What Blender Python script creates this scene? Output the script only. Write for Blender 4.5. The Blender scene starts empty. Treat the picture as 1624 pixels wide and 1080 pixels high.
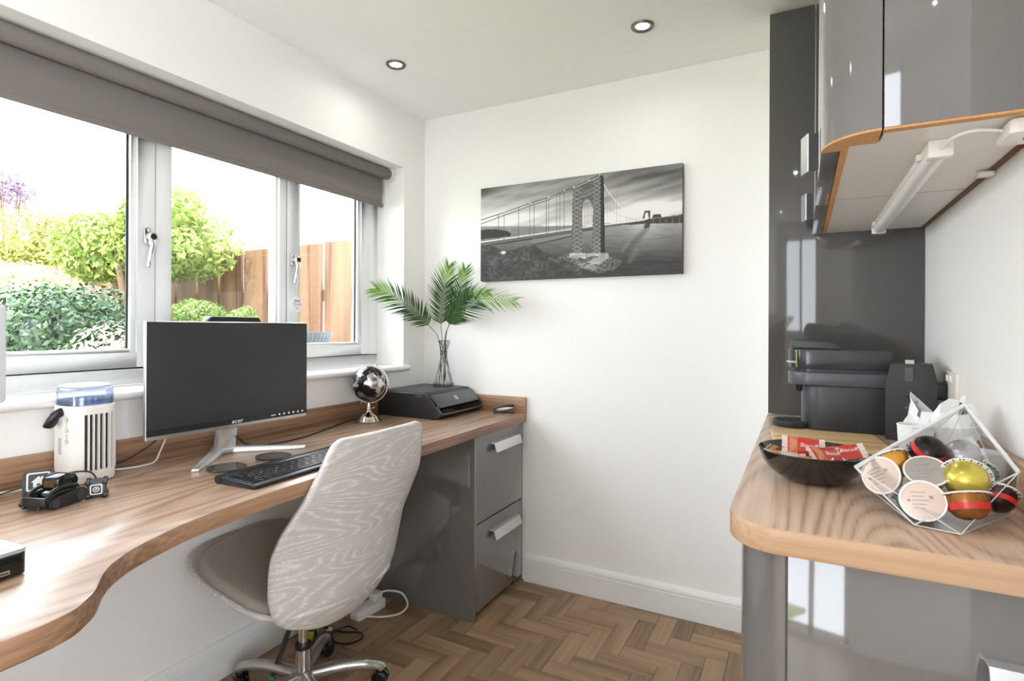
import bpy, bmesh, math, random
import numpy as np
from mathutils import Vector, Matrix, Euler
R = math.radians
random.seed(7)
S = bpy.context.scene
COL = S.collection
XW, YF, ZT, ZD, ZC, YP, XR = -1.849, 2.495, 2.40, .833, .952, 2.215, .354

# ------------------------------------------------------------------ camera
cd = bpy.data.cameras.new('camera'); cam = bpy.data.objects.new('camera', cd); COL.objects.link(cam)
yaw, roll, FPX = R(27.5567), R(.25437), 880.54
fw = Vector((-math.sin(yaw), math.cos(yaw), 0)); r0 = Vector((math.cos(yaw), math.sin(yaw), 0)); u0 = Vector((0, 0, 1))
rr = r0*math.cos(roll)+u0*math.sin(roll); uu = u0*math.cos(roll)-r0*math.sin(roll)
cam.matrix_world = Matrix(((rr.x, uu.x, -fw.x, 0), (rr.y, uu.y, -fw.y, 0), (rr.z, uu.z, -fw.z, 1.26), (0, 0, 0, 1)))
cd.sensor_width = 36; cd.lens = FPX/1624*36; cd.shift_y = -20.62/1624; cd.clip_start = .02
S.camera = cam
# ------------------------------------------------------------------ world, sun, exposure
W = bpy.data.worlds.new('sky'); S.world = W; W.use_nodes = True
bg = W.node_tree.nodes['Background']; bg.inputs[0].default_value = (.87, .935, 1, 1); bg.inputs[1].default_value = 6.0
sd = bpy.data.lights.new('sun', 'SUN'); sun = bpy.data.objects.new('sun', sd); COL.objects.link(sun)
sd.energy = 3.6; sd.angle = R(3); sd.color = (1, .95, .85)
sun.rotation_euler = Vector((-.30, .62, -.72)).to_track_quat('-Z', 'Y').to_euler()
vs = S.view_settings
vs.view_transform = 'Standard'; vs.look = 'None'; vs.gamma = 1; vs.use_curve_mapping = False; vs.exposure = 0.85
S.cycles.max_bounces = 10; S.cycles.diffuse_bounces = 6; S.cycles.glossy_bounces = 5; S.cycles.transparent_max_bounces = 16
S.cycles.caustics_reflective = False; S.cycles.caustics_refractive = False; S.cycles.sample_clamp_indirect = 6
DOWN_W = 0.6
# daylight portals: guide sampling through the window, the glazed door and the added side window (they give off no light of their own)
for nm, lc, rt, sz in (('window_portal', (-2.11, 1.2775, 1.564), (0, R(-90), 0), (1.06, 2.075)), ('glazed_door_portal', (-1.02, -2.72, 1.08), (R(90), 0, 0), (1.2, 2.04)), ('fill_window_portal', (2.43, -1.0, 1.325), (0, R(90), 0), (1.55, 2.5))):
    pd = bpy.data.lights.new(nm, 'AREA'); pd.shape = 'RECTANGLE'; pd.size, pd.size_y = sz; pd.cycles.is_portal = True
    po = bpy.data.objects.new(nm, pd); COL.objects.link(po); po.location = lc; po.rotation_euler = rt

# ------------------------------------------------------------------ materials
def lin(c):
    return tuple((x/12.92 if x <= .04045 else ((x+.055)/1.055)**2.4) for x in c)
def rgb(r, g, b): return lin((r/255, g/255, b/255))
MATS = {}
def newmat(n):
    m = bpy.data.materials.new(n); m.use_nodes = True
    return m, m.node_tree.nodes, m.node_tree.links, m.node_tree.nodes['Principled BSDF']
def mat(n, c, rough=.5, metal=0, spec=.5, coat=0, emit=None, es=1, alpha=1, trans=0):
    if n in MATS: return MATS[n]
    m, N, L, P = newmat(n)
    P.inputs['Base Color'].default_value = (*c, 1); P.inputs['Roughness'].default_value = rough
    P.inputs['Metallic'].default_value = metal; P.inputs['Specular IOR Level'].default_value = spec
    P.inputs['Coat Weight'].default_value = coat; P.inputs['Coat Roughness'].default_value = .04
    if emit: P.inputs['Emission Color'].default_value = (*emit, 1); P.inputs['Emission Strength'].default_value = es
    P.inputs['Alpha'].default_value = alpha; P.inputs['Transmission Weight'].default_value = trans
    MATS[n] = m; return m
def ramp(N, stops):
    r = N.new('ShaderNodeValToRGB'); e = r.color_ramp.elements
    while len(e) < len(stops): e.new(.5)
    for i, (p, c) in enumerate(stops): e[i].position = p; e[i].color = (*c, 1)
    return r
def noise_mat(n, c1, c2, scale, rough=.6, bump=0, detail=4, stretch=(1, 1, 1), spec=.5, coord='Object', metal=0, lo=.3, hi=.7, coat=0):
    if n in MATS: return MATS[n]
    m, N, L, P = newmat(n)
    tc = N.new('ShaderNodeTexCoord'); mp = N.new('ShaderNodeMapping'); mp.inputs['Scale'].default_value = stretch
    nz = N.new('ShaderNodeTexNoise'); nz.inputs['Scale'].default_value = scale; nz.inputs['Detail'].default_value = detail
    r = ramp(N, [(lo, c1), (hi, c2)])
    L.new(tc.outputs[coord], mp.inputs[0]); L.new(mp.outputs[0], nz.inputs[0]); L.new(nz.outputs[0], r.inputs[0]); L.new(r.outputs[0], P.inputs['Base Color'])
    P.inputs['Roughness'].default_value = rough; P.inputs['Specular IOR Level'].default_value = spec; P.inputs['Metallic'].default_value = metal
    P.inputs['Coat Weight'].default_value = coat; P.inputs['Coat Roughness'].default_value = .05
    if bump:
        b = N.new('ShaderNodeBump'); b.inputs['Strength'].default_value = bump; b.inputs['Distance'].default_value = .002
        L.new(nz.outputs[0], b.inputs['Height']); L.new(b.outputs[0], P.inputs['Normal'])
    MATS[n] = m; return m
def wood(n, dark, mid, light, axis='Y', rings=9, rough=.4, fine=90, rand=False, bump=.05, warp=1.0, spec=.5, along=.14):
    """grain lines running along one axis: stretched noise, cathedral bands and fine pores"""
    if n in MATS: return MATS[n]
    m, N, L, P = newmat(n)
    tc = N.new('ShaderNodeTexCoord'); mp = N.new('ShaderNodeMapping')
    sc = {'X': (along, 1, 1), 'Y': (1, along, 1), 'Z': (1, 1, along)}[axis]
    mp.inputs['Scale'].default_value = sc
    src = tc.outputs['Object']
    if rand:
        oi = N.new('ShaderNodeObjectInfo'); ad = N.new('ShaderNodeVectorMath'); ad.operation = 'MULTIPLY_ADD'
        ad.inputs[1].default_value = (37, 53, 71)
        L.new(oi.outputs['Random'], ad.inputs[0]); L.new(tc.outputs['Object'], ad.inputs[2]); src = ad.outputs[0]
    L.new(src, mp.inputs[0])
    n1 = N.new('ShaderNodeTexNoise'); n1.inputs['Scale'].default_value = 2.2*warp; n1.inputs['Detail'].default_value = 2
    L.new(mp.outputs[0], n1.inputs[0])
    mul = N.new('ShaderNodeMath'); mul.operation = 'MULTIPLY'; mul.inputs[1].default_value = rings; L.new(n1.outputs[0], mul.inputs[0])
    fr = N.new('ShaderNodeMath'); fr.operation = 'PINGPONG'; fr.inputs[1].default_value = .5; L.new(mul.outputs[0], fr.inputs[0])
    n2 = N.new('ShaderNodeTexNoise'); n2.inputs['Scale'].default_value = fine; n2.inputs['Detail'].default_value = 3
    mp2 = N.new('ShaderNodeMapping'); mp2.inputs['Scale'].default_value = tuple(.022 if x < .5 else x for x in sc)
    L.new(src, mp2.inputs[0]); L.new(mp2.outputs[0], n2.inputs[0])
    mx = N.new('ShaderNodeMath'); mx.operation = 'MULTIPLY_ADD'; mx.inputs[1].default_value = .9
    L.new(fr.outputs[0], mx.inputs[0])
    s2 = N.new('ShaderNodeMath'); s2.operation = 'MULTIPLY_ADD'; s2.inputs[1].default_value = .7; s2.inputs[2].default_value = -.3
    L.new(n2.outputs[0], s2.inputs[0]); L.new(s2.outputs[0], mx.inputs[2])
    rp = ramp(N, [(.02, dark), (.22, mid), (.55, light)]); L.new(mx.outputs[0], rp.inputs[0])
    out = rp.outputs[0]
    if rand:
        hs = N.new('ShaderNodeHueSaturation'); mr = N.new('ShaderNodeMapRange'); mr.inputs[3].default_value = .87; mr.inputs[4].default_value = 1.1
        L.new(oi.outputs['Random'], mr.inputs[0]); L.new(mr.outputs[0], hs.inputs['Value']); L.new(out, hs.inputs['Color']); out = hs.outputs[0]
    L.new(out, P.inputs['Base Color'])
    P.inputs['Roughness'].default_value = rough; P.inputs['Specular IOR Level'].default_value = spec
    if bump:
        b = N.new('ShaderNodeBump'); b.inputs['Strength'].default_value = bump; b.inputs['Distance'].default_value = .001
        L.new(mx.outputs[0], b.inputs['Height']); L.new(b.outputs[0], P.inputs['Normal'])
    MATS[n] = m; return m
def glass(n, tint=(1, 1, 1), refl=.06, rough=0.0):
    if n in MATS: return MATS[n]
    m, N, L, P = newmat(n); N.remove(P)
    t = N.new('ShaderNodeBsdfTransparent'); t.inputs[0].default_value = (*tint, 1)
    g = N.new('ShaderNodeBsdfGlossy'); g.inputs['Roughness'].default_value = rough
    lw = N.new('ShaderNodeLayerWeight'); lw.inputs[0].default_value = .12
    ml = N.new('ShaderNodeMath'); ml.operation = 'MULTIPLY_ADD'; ml.inputs[1].default_value = .5; ml.inputs[2].default_value = refl
    mx = N.new('ShaderNodeMixShader')
    L.new(lw.outputs['Fresnel'], ml.inputs[0]); L.new(ml.outputs[0], mx.inputs[0]); L.new(t.outputs[0], mx.inputs[1]); L.new(g.outputs[0], mx.inputs[2])
    L.new(mx.outputs[0], N['Material Output'].inputs[0])
    MATS[n] = m; return m
def leafmat(n, dark, light, trans=.35, rough=.5, spec=.5):
    if n in MATS: return MATS[n]
    m, N, L, P = newmat(n)
    ge = N.new('ShaderNodeNewGeometry'); r = ramp(N, [(0, dark), (1, light)]); L.new(ge.outputs['Random Per Island'], r.inputs[0])
    L.new(r.outputs[0], P.inputs['Base Color']); P.inputs['Roughness'].default_value = rough; P.inputs['Specular IOR Level'].default_value = spec
    tr = N.new('ShaderNodeBsdfTranslucent'); L.new(r.outputs[0], tr.inputs[0])
    mx = N.new('ShaderNodeMixShader'); mx.inputs[0].default_value = trans
    L.new(P.outputs[0], mx.inputs[1]); L.new(tr.outputs[0], mx.inputs[2]); L.new(mx.outputs[0], N['Material Output'].inputs[0])
    MATS[n] = m; return m

m_wall = noise_mat('white_paint', rgb(242, 241, 238), rgb(243, 242, 239), 40, .75, .02, spec=.3)
m_ceil = noise_mat('ceiling_paint', rgb(245, 245, 245), rgb(247, 247, 247), 30, .85, .02, spec=.2)
m_trim = mat('satin_white', rgb(238, 238, 236), .35)
m_upvc = mat('white_upvc', rgb(240, 241, 242), .22)
m_gasket = mat('black_gasket', rgb(35, 35, 38), .6)
m_desk = wood('walnut_laminate', rgb(150, 120, 98), rgb(174, 143, 119), rgb(188, 160, 138), 'Y', 48, .27, 130, spec=.6, along=.1)
m_deskX = wood('walnut_laminate_cross', rgb(150, 120, 98), rgb(174, 143, 119), rgb(188, 160, 138), 'X', 7, .32, 70)
m_edge = wood('walnut_edge_band', rgb(122, 91, 68), rgb(160, 124, 96), rgb(184, 149, 119), 'Y', 5, .38, 120)
m_edgeX = wood('walnut_edge_band_cross', rgb(120, 82, 52), rgb(160, 114, 78), rgb(186, 140, 100), 'X', 5, .38, 120)
m_counter = wood('oak_laminate', rgb(166, 136, 113), rgb(194, 164, 140), rgb(206, 180, 158), 'Y', 70, .34, 130, along=.075)
m_counterX = wood('oak_laminate_edge', rgb(138, 107, 82), rgb(180, 143, 111), rgb(200, 166, 134), 'X', 6, .38, 120)
m_floor = wood('vinyl_plank', rgb(130, 103, 78), rgb(156, 127, 98), rgb(170, 143, 114), 'X', 4, .42, 60, rand=True, warp=1.6)
m_joint = mat('plank_joint', rgb(100, 79, 60), .8)
m_gloss = mat('grey_gloss_lacquer', rgb(112, 109, 107), .05, spec=.5, coat=.9)
m_panel = mat('charcoal_gloss_panel', rgb(88, 86, 84), .05, spec=.5, coat=.15)
m_mdf = noise_mat('raw_mdf', rgb(196, 146, 96), rgb(214, 164, 112), 200, .8)
m_mel = mat('white_melamine', rgb(232, 230, 226), .4)
m_silver = mat('silver_satin', rgb(205, 206, 208), .3, .85)
m_alu = mat('brushed_aluminium', rgb(222, 224, 227), .28, .7)
m_chrome = mat('chrome', rgb(225, 225, 228), .08, 1)
m_nickel = mat('polished_nickel', rgb(222, 212, 204), .1, 1)
m_black = mat('black_plastic', rgb(28, 28, 30), .35)
m_blackg = mat('black_gloss_plastic', rgb(20, 20, 22), .08)
m_dark = mat('dark_grey_plastic', rgb(52, 53, 56), .38)
m_mid = mat('mid_grey_plastic', rgb(96, 98, 101), .35)
m_white = mat('white_plastic', rgb(236, 232, 226), .35)
m_print = mat('white_print', rgb(236, 236, 236), .5)
m_grey_print = mat('grey_print', rgb(150, 148, 146), .5)
m_paper = mat('white_paper', rgb(240, 240, 240), .7)
m_glass = glass('window_glass', (1, 1, 1), .03)
m_acrylic = glass('clear_acrylic', (.985, .99, .99), .02)
m_acrim = mat('frosted_acrylic_edge', rgb(246, 248, 248), .35, alpha=.62)

# ------------------------------------------------------------------ mesh building
class MB:
    def __init__(s): s.v = []; s.f = []
    def add(s, vs, fs):
        o = len(s.v); s.v += [tuple(p) for p in vs]; s.f += [tuple(i+o for i in f) for f in fs]; return s
    def box(s, x0, x1, y0, y1, z0, z1):
        return s.add([(x0, y0, z0), (x1, y0, z0), (x1, y1, z0), (x0, y1, z0), (x0, y0, z1), (x1, y0, z1), (x1, y1, z1), (x0, y1, z1)],
                     [(3, 2, 1, 0), (4, 5, 6, 7), (0, 1, 5, 4), (1, 2, 6, 5), (2, 3, 7, 6), (3, 0, 4, 7)])
    def prism(s, poly, z0, z1, axis='z'):
        n = len(poly)
        if sum(poly[i][0]*poly[(i+1) % n][1]-poly[(i+1) % n][0]*poly[i][1] for i in range(n)) < 0: poly = poly[::-1]
        mk = {'z': lambda p, h: (p[0], p[1], h), 'x': lambda p, h: (h, p[0], p[1]), 'y': lambda p, h: (p[0], h, p[1])}[axis]
        vs = [mk(p, z0) for p in poly]+[mk(p, z1) for p in poly]
        fs = [tuple(range(n))[::-1], tuple(range(n, 2*n))]+[(i, (i+1) % n, n+(i+1) % n, n+i) for i in range(n)]
        if axis == 'y': fs = [f[::-1] for f in fs]
        return s.add(vs, fs)
    def tube(s, pts, r, n=8, closed=False, flat=None):
        P = [Vector(p) for p in pts]; m = len(P)
        rs = r if isinstance(r, (list, tuple)) else [r]*m
        T = []
        for i in range(m):
            a = P[(i-1) % m] if (closed or i > 0) else P[i]; b = P[(i+1) % m] if (closed or i < m-1) else P[i]
            T.append((b-a).normalized() if (b-a).length > 1e-9 else Vector((0, 0, 1)))
        up = Vector((0, 0, 1)) if abs(T[0].z) < .9 else Vector((1, 0, 0))
        nn = (up-T[0]*up.dot(T[0])).normalized(); vs = []
        for i in range(m):
            nn = (nn-T[i]*nn.dot(T[i]))
            nn = nn.normalized() if nn.length > 1e-6 else Vector((1, 0, 0))
            b = T[i].cross(nn)
            for k in range(n):
                a = 2*math.pi*k/n
                vs.append(P[i]+(nn*math.cos(a)*(flat or 1)+b*math.sin(a))*rs[i])
        fs = []
        for i in range(m if closed else m-1):
            for k in range(n):
                j = (i+1) % m
                fs.append((i*n+k, i*n+(k+1) % n, j*n+(k+1) % n, j*n+k))
        if not closed: fs += [tuple(range(n))[::-1], tuple(range((m-1)*n, m*n))]
        return s.add(vs, fs)
    def lathe(s, prof, n=32, c=(0, 0, 0), sx=1, sy=1):
        vs = []; m = len(prof)
        for (r, z) in prof:
            for k in range(n):
                a = 2*math.pi*k/n; vs.append((c[0]+r*sx*math.cos(a), c[1]+r*sy*math.sin(a), c[2]+z))
        fs = [(i*n+k, i*n+(k+1) % n, (i+1)*n+(k+1) % n, (i+1)*n+k) for i in range(m-1) for k in range(n)]
        if prof[0][0] > 1e-6: fs.append(tuple(range(n))[::-1])
        if prof[-1][0] > 1e-6: fs.append(tuple(range((m-1)*n, m*n)))
        return s.add(vs, fs)
    def grid(s, fn, nu, nv):
        vs = [fn(i/(nu-1), j/(nv-1)) for j in range(nv) for i in range(nu)]
        return s.add(vs, [(j*nu+i, j*nu+i+1, (j+1)*nu+i+1, (j+1)*nu+i) for j in range(nv-1) for i in range(nu-1)])
    def xf(s, M):
        s.v = [tuple(M @ Vector(p)) for p in s.v]; return s
def B(*a): return MB().box(*a)
def obj(name, mb, m, parent=None, smooth=None, bevel=0, seg=2, loc=None, rot=None, kind=None, bangle=40):
    me = bpy.data.meshes.new(name); me.from_pydata(mb.v, [], mb.f)
    bm = bmesh.new(); bm.from_mesh(me)
    bmesh.ops.remove_doubles(bm, verts=bm.verts, dist=1e-6)
    if bevel:
        bm.normal_update()
        ed = [e for e in bm.edges if len(e.link_faces) == 2 and e.calc_face_angle(0) > R(bangle)]
        bmesh.ops.bevel(bm, geom=ed, offset=bevel, segments=seg, profile=.5, affect='EDGES', clamp_overlap=True)
    bm.normal_update(); bm.to_mesh(me); bm.free()
    if smooth is None and bevel: smooth = 35
    if smooth:
        me.polygons.foreach_set('use_smooth', [True]*len(me.polygons)); me.set_sharp_from_angle(angle=R(smooth))
    me.materials.append(m)
    o = bpy.data.objects.new(name, me); COL.objects.link(o)
    if parent: o.parent = parent
    if loc: o.location = loc
    if rot: o.rotation_euler = rot
    if kind: o['kind'] = kind
    return o
def thing(name, label, cat, loc=(0, 0, 0), rz=0, group=None, rot=None):
    o = bpy.data.objects.new(name, None); COL.objects.link(o); o.empty_display_size = .05
    o.location = loc; o.rotation_euler = rot or (0, 0, rz); tag(o, label, cat, group); return o
def tag(o, label, cat, group=None):
    o['label'] = label; o['category'] = cat
    if group: o['group'] = group
    return o
def struct(o): o['kind'] = 'structure'; return o
def text(name, s, size, m, parent, M, ext=.0002, shear=0, sx=1):
    cu = bpy.data.curves.new(name, 'FONT'); cu.body = s; cu.size = size; cu.extrude = ext; cu.align_x = 'CENTER'; cu.align_y = 'CENTER'; cu.shear = shear
    cu.resolution_u = 3
    t = bpy.data.objects.new(name, cu); COL.objects.link(t)
    me = bpy.data.meshes.new_from_object(t.evaluated_get(bpy.context.evaluated_depsgraph_get()))
    bpy.data.objects.remove(t); bpy.data.curves.remove(cu)
    me.transform(M @ Matrix.Diagonal((sx, 1, 1, 1))); me.materials.clear(); me.materials.append(m)
    o = bpy.data.objects.new(name, me); COL.objects.link(o); o.parent = parent; return o
def frame(o, x, y):
    """matrix whose local x and y axes are the given directions"""
    x = Vector(x).normalized(); z = x.cross(Vector(y)).normalized(); y = z.cross(x)
    return Matrix(((x.x, y.x, z.x, o[0]), (x.y, y.y, z.y, o[1]), (x.z, y.z, z.z, o[2]), (0, 0, 0, 1)))
def catmull(pts, n=6, closed=False):
    P = [Vector(p) for p in pts]; out = []; m = len(P)
    for i in range(m if closed else m-1):
        p0 = P[(i-1) % m] if closed or i > 0 else P[0]; p1 = P[i]; p2 = P[(i+1) % m]; p3 = P[(i+2) % m] if closed or i+2 < m else P[-1]
        for k in range(n):
            t = k/n
            out.append(.5*((2*p1)+(p2-p0)*t+(2*p0-5*p1+4*p2-p3)*t*t+(-p0+3*p1-3*p2+p3)*t**3))
    if not closed: out.append(P[-1])
    return out
def rrect(x0, x1, y0, y1, r, n=5):
    out = []
    for cx, cy, a0 in ((x1-r, y1-r, 0), (x0+r, y1-r, 90), (x0+r, y0+r, 180), (x1-r, y0+r, 270)):
        for k in range(n+1):
            a = R(a0+90*k/n); out.append((cx+r*math.cos(a), cy+r*math.sin(a)))
    return out
def interp(x, tab):
    for (a, va), (b, vb) in zip(tab, tab[1:]):
        if x <= b: return va+(vb-va)*max(0, (x-a)/(b-a))
    return tab[-1][1]

# ================================================================== THE ROOM
YB, XE = -2.6, 2.3          # the part of the room behind the photographer
# floor: joint-coloured slab, herringbone planks as pieces
floor = struct(obj('floor', B(-2.1, XE+.1, YB-.1, YF+.1, -.06, -.004), m_joint))
PL, PW = .225, .075
pm = {}
def plank_mesh(rot):
    if rot in pm: return pm[rot]
    g = .0004; mb = B(g, PL-g, g, PW-g, -.006, 0)
    o = obj('floor_plank', mb, m_floor, floor, bevel=.0008, seg=1); pm[rot] = o.data; bpy.data.objects.remove(o)
    return pm[rot]
rest = MB(); nplank = 0; near = []
X0, Y0 = -1.295, 1.86
cells = set()
for i in range(-40, 40):
    for j in range(-30, 40):
        # staircase herringbone: lattice vectors (W,W) and (2L... ) built from L = 3W
        for kind in (0, 1):
            a = X0+PW*i+(PL)*j; b = Y0+PW*i-(PL)*j
            if kind == 0: x0, y0, x1, y1 = a, b, a+PL, b+PW
            else: x0, y0, x1, y1 = a, b+PW, a+PW, b+PW+PL
            if x1 < -1.84 or x0 > XE or y1 < YB or y0 > YF: continue
            inside = x0 >= -1.85 and x1 <= XE and y0 >= YB and y1 <= YF
            if x1 > -1.84 and x0 < -.05 and y1 > .75 and y0 < YF:
                near.append((kind, x0, y0, x1, y1))
            elif inside: rest.box(x0+.0006, x1-.0006, y0+.0006, y1-.0006, -.006, 0)
me0 = plank_mesh(0)
for kind, x0, y0, x1, y1 in near:
    cx0, cx1, cy0, cy1 = max(x0, -1.835), x1, y0, min(y1, YF-.012)
    if cx1-cx0 < .01 or cy1-cy0 < .01: continue
    if (cx0, cy1) == (x0, y1):
        o = bpy.data.objects.new('floor_plank', me0); COL.objects.link(o)
    else:
        l, w = (cx1-cx0, cy1-cy0) if kind == 0 else (cy1-cy0, cx1-cx0)
        o = obj('floor_plank', B(.0006, l-.0006, .0006, w-.0006, -.006, 0), m_floor)
    o.parent = floor
    if kind == 0: o.location = (cx0, cy0, 0)
    else: o.location = (cx1, cy0, 0); o.rotation_euler = (0, 0, R(90))
o = obj('floor_planks_beyond', rest, wood('vinyl_plank_beyond', rgb(130, 103, 78), rgb(156, 127, 98), rgb(170, 143, 114), 'X', 4, .42, 60), floor, kind='stuff')

# walls
WY0, WY1, WZ0, WZ1 = .24, 2.315, 1.033, 2.095
XO = -2.125
w = MB()
w.box(XO, XW, YB, YF, 0, WZ0).box(XO, XW, YB, YF, WZ1, ZT).box(XO, XW, YB, WY0, WZ0, WZ1).box(XO, XW, WY1, YF, WZ0, WZ1)
struct(obj('wall_left', w, m_wall))
struct(obj('wall_back', B(XO, XR+.15, YF, YF+.15, 0, ZT), m_wall))
struct(obj('wall_right', B(XR, XR+.15, .45, YF, 0, ZT), m_wall))
struct(obj('wall_right_return', B(XR+.15, XE, .45, .6, 0, ZT), m_wall))
SY0, SY1, SZ0, SZ1 = -2.25, .25, .55, 2.1
struct(obj('wall_side', MB().box(XE, XE+.15, YB, SY0, 0, ZT).box(XE, XE+.15, SY1, .6, 0, ZT).box(XE, XE+.15, SY0, SY1, 0, SZ0).box(XE, XE+.15, SY0, SY1, SZ1, ZT), m_wall))
w2 = MB().box(XE+.04, XE+.11, SY0, SY1, SZ0, SZ0+.07).box(XE+.04, XE+.11, SY0, SY1, SZ1-.07, SZ1)
for yy in (SY0, SY0+.81, SY0+1.62, SY1-.07): w2.box(XE+.04, XE+.11, yy, yy+.07, SZ0+.07, SZ1-.07)
w2 = struct(obj('fill_window', w2, m_upvc))  # unseen side window, added to fill the room with light from the right
for yy in (SY0+.07, SY0+.88, SY0+1.69): obj('pane', B(XE+.07, XE+.076, yy, yy+.74, SZ0+.07, SZ1-.07), m_glass, w2)
PX0, PX1, PZ0, PZ1 = -1.62, -.42, .06, 2.1
w = MB(); w.box(XO, PX0, YB-.15, YB, 0, ZT).box(PX1, XE+.15, YB-.15, YB, 0, ZT).box(PX0, PX1, YB-.15, YB, PZ1, ZT).box(PX0, PX1, YB-.15, YB, 0, PZ0)
struct(obj('wall_front', w, m_wall))
struct(obj('wall_boxing', B(-.098, XR, YP+.012, YF, 0, ZT), m_wall))
# ceiling, with holes left closed (downlights sit on it)
struct(obj('ceiling', B(XO, XE+.15, YB-.15, YF+.15, ZT, ZT+.12), m_ceil))
# glazed door behind the photographer
d1 = struct(obj('door_1', MB().box(PX0, PX1, YB-.1, YB-.03, PZ0, PZ0+.09).box(PX0, PX1, YB-.1, YB-.03, PZ1-.09, PZ1)
     .box(PX0, PX0+.08, YB-.1, YB-.03, PZ0, PZ1).box(PX1-.08, PX1, YB-.1, YB-.03, PZ0, PZ1).box(-1.06, -.98, YB-.1, YB-.03, PZ0, PZ1), m_upvc))
obj('pane', B(PX0+.08, -1.06, YB-.068, YB-.062, PZ0+.09, PZ1-.09), m_glass, d1)
obj('pane', B(-.98, PX1-.08, YB-.068, YB-.062, PZ0+.09, PZ1-.09), m_glass, d1)
# skirting
def skirt(axis):
    # profile (depth from wall, height)
    return [(0, 0), (.018, 0), (.018, .098), (.0155, .1), (.0155, .103), (.018, .105), (.018, .117), (.0125, .127), (.006, .133), (0, .133)]
p = skirt('x')
b = struct(obj('baseboard_left', MB().prism([(XW+a, h) for a, h in p], YB, 2.02, 'y'), m_trim, smooth=30))
b = struct(obj('baseboard_back', MB().prism([(YF-a, h) for a, h in p], -1.222, XR, 'x'), m_trim, smooth=30))

# ------------------------------------------------------------------ window
FX0, FX1 = -2.099, -2.029
FZ0 = 1.06
f = MB()
f.box(FX0, FX1, WY0, WY1, FZ0, FZ0+.053).box(FX0, FX1, WY0, WY1, WZ1-.055, WZ1)
f.box(FX0, FX1, WY0, WY0+.062, FZ0+.053, WZ1-.055).box(FX0, FX1, WY1-.062, WY1, FZ0+.053, WZ1-.055)
f.box(FX0, FX1, 1.158, 1.21, FZ0+.053, WZ1-.055).box(FX0, FX1, 1.683, 1.722, FZ0+.053, WZ1-.055)
win = struct(obj('window_1', f, m_upvc, bevel=.003, seg=2))
obj('glazing_bead', MB().box(FX1-.03, FX1-.012, 1.21, 1.222, 1.128, 2.04).box(FX1-.03, FX1-.012, 1.671, 1.683, 1.128, 2.04).box(FX1-.03, FX1-.012, 1.21, 1.683, FZ0+.053, FZ0+.07), m_upvc, win, bevel=.002)
obj('pane', B(FX1-.036, FX1-.03, 1.21, 1.683, FZ0+.053, 2.04), m_glass, win)
GX = FX1-.036
def sash(y0, y1, ys):
    z0, z1 = FZ0+.055, WZ1-.057
    st = .062
    s = MB(); g = .003
    s.box(FX0+.01, FX1+.004, y0+g, y0+st, z0+g, z1-g).box(FX0+.01, FX1+.004, y1-st, y1-g, z0+g, z1-g)
    s.box(FX0+.01, FX1+.004, y0+st, y1-st, z0+g, z0+st-.008).box(FX0+.01, FX1+.004, y0+st, y1-st, z1-st, z1-g)
    o = obj('sash', s, m_upvc, win, bevel=.003)
    bd = MB(); bw = .017
    bd.box(FX1-.026, FX1-.006, y0+st, y0+st+bw, z0+st-.008, z1-st).box(FX1-.026, FX1-.006, y1-st-bw, y1-st, z0+st-.008, z1-st)
    bd.box(FX1-.026, FX1-.006, y0+st+bw, y1-st-bw, z0+st-.008, z0+st+.006).box(FX1-.026, FX1-.006, y0+st+bw, y1-st-bw, z1-st-bw, z1-st)
    obj('glazing_bead', bd, m_upvc, o, bevel=.004)
    obj('pane', B(FX1-.032, FX1-.027, y0+st, y1-st, z0+st-.008, z1-st), m_glass, o)
    gk = MB(); gx0, gx1 = FX0+.02, FX1-.002
    gk.box(gx0, gx1, y0, y0+g, z0, z1).box(gx0, gx1, y1-g, y1, z0, z1).box(gx0, gx1, y0, y1, z0, z0+g).box(gx0, gx1, y0, y1, z1-g, z1)
    obj('gasket', gk, m_gasket, o)
    yb = [(y0+st+bw, y0+st+bw+.006), (y1-st-bw-.006, y1-st-bw)]
    gs = MB()
    for a, b_ in yb: gs.box(FX1-.027, FX1-.022, a, b_, z0+st, z1-st)
    obj('glazing_seal', gs, m_gasket, o)
    return o
s1 = sash(.302, 1.158, 1); s2 = sash(1.722, 2.253, -1)
def window_handle(parent, y, z, sgn):
    h = obj('handle', MB().prism(rrect(y-.013, y+.013, z-.032, z+.03, .012), FX1+.004, FX1+.012, 'x'), m_chrome, parent, bevel=.002)
    x = FX1+.012
    hub = MB(); hub.xf(Matrix())
    k = MB().lathe([(0, 0), (.0145, 0), (.0145, .024), (.012, .028), (0, .028)], 20)
    k.xf(Matrix.Translation((x, y+.003*sgn, z-.004)) @ Matrix.Rotation(R(90), 4, 'Y'))
    obj('handle_hub', k, m_chrome, h, smooth=40)
    kb = MB().lathe([(0, 0), (.009, 0), (.009, .0015), (0, .0015)], 16).xf(Matrix.Translation((x+.0282, y+.003*sgn, z-.004)) @ Matrix.Rotation(R(90), 4, 'Y'))
    obj('lock_barrel', kb, m_black, h)
    lv = MB().tube(catmull([(x+.016, y+.002*sgn, z-.006), (x+.022, y+.002*sgn, z-.03), (x+.022, y-.003*sgn, z-.06), (x+.02, y-.008*sgn, z-.09), (x+.02, y-.01*sgn, z-.112)], 4), [.009]*5+[.0075]*6+[.0068]*5+[.004], 10)
    obj('lever', lv, m_chrome, h, smooth=50)
    return h
window_handle(s1, 1.127, 1.573, 1)
window_handle(s2, 1.752, 1.562, 1)
# window board
sill = struct(obj('trim_1', MB().prism([(-2.03, WZ0), (XW+.02, WZ0), (XW+.03, WZ0+.006), (XW+.032, WZ0+.0135), (XW+.03, WZ0+.021), (XW+.02, WZ0+.027), (-2.03, WZ0+.027)], WY0-.03, 2.337, 'y')
      , m_trim, smooth=50))

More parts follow.
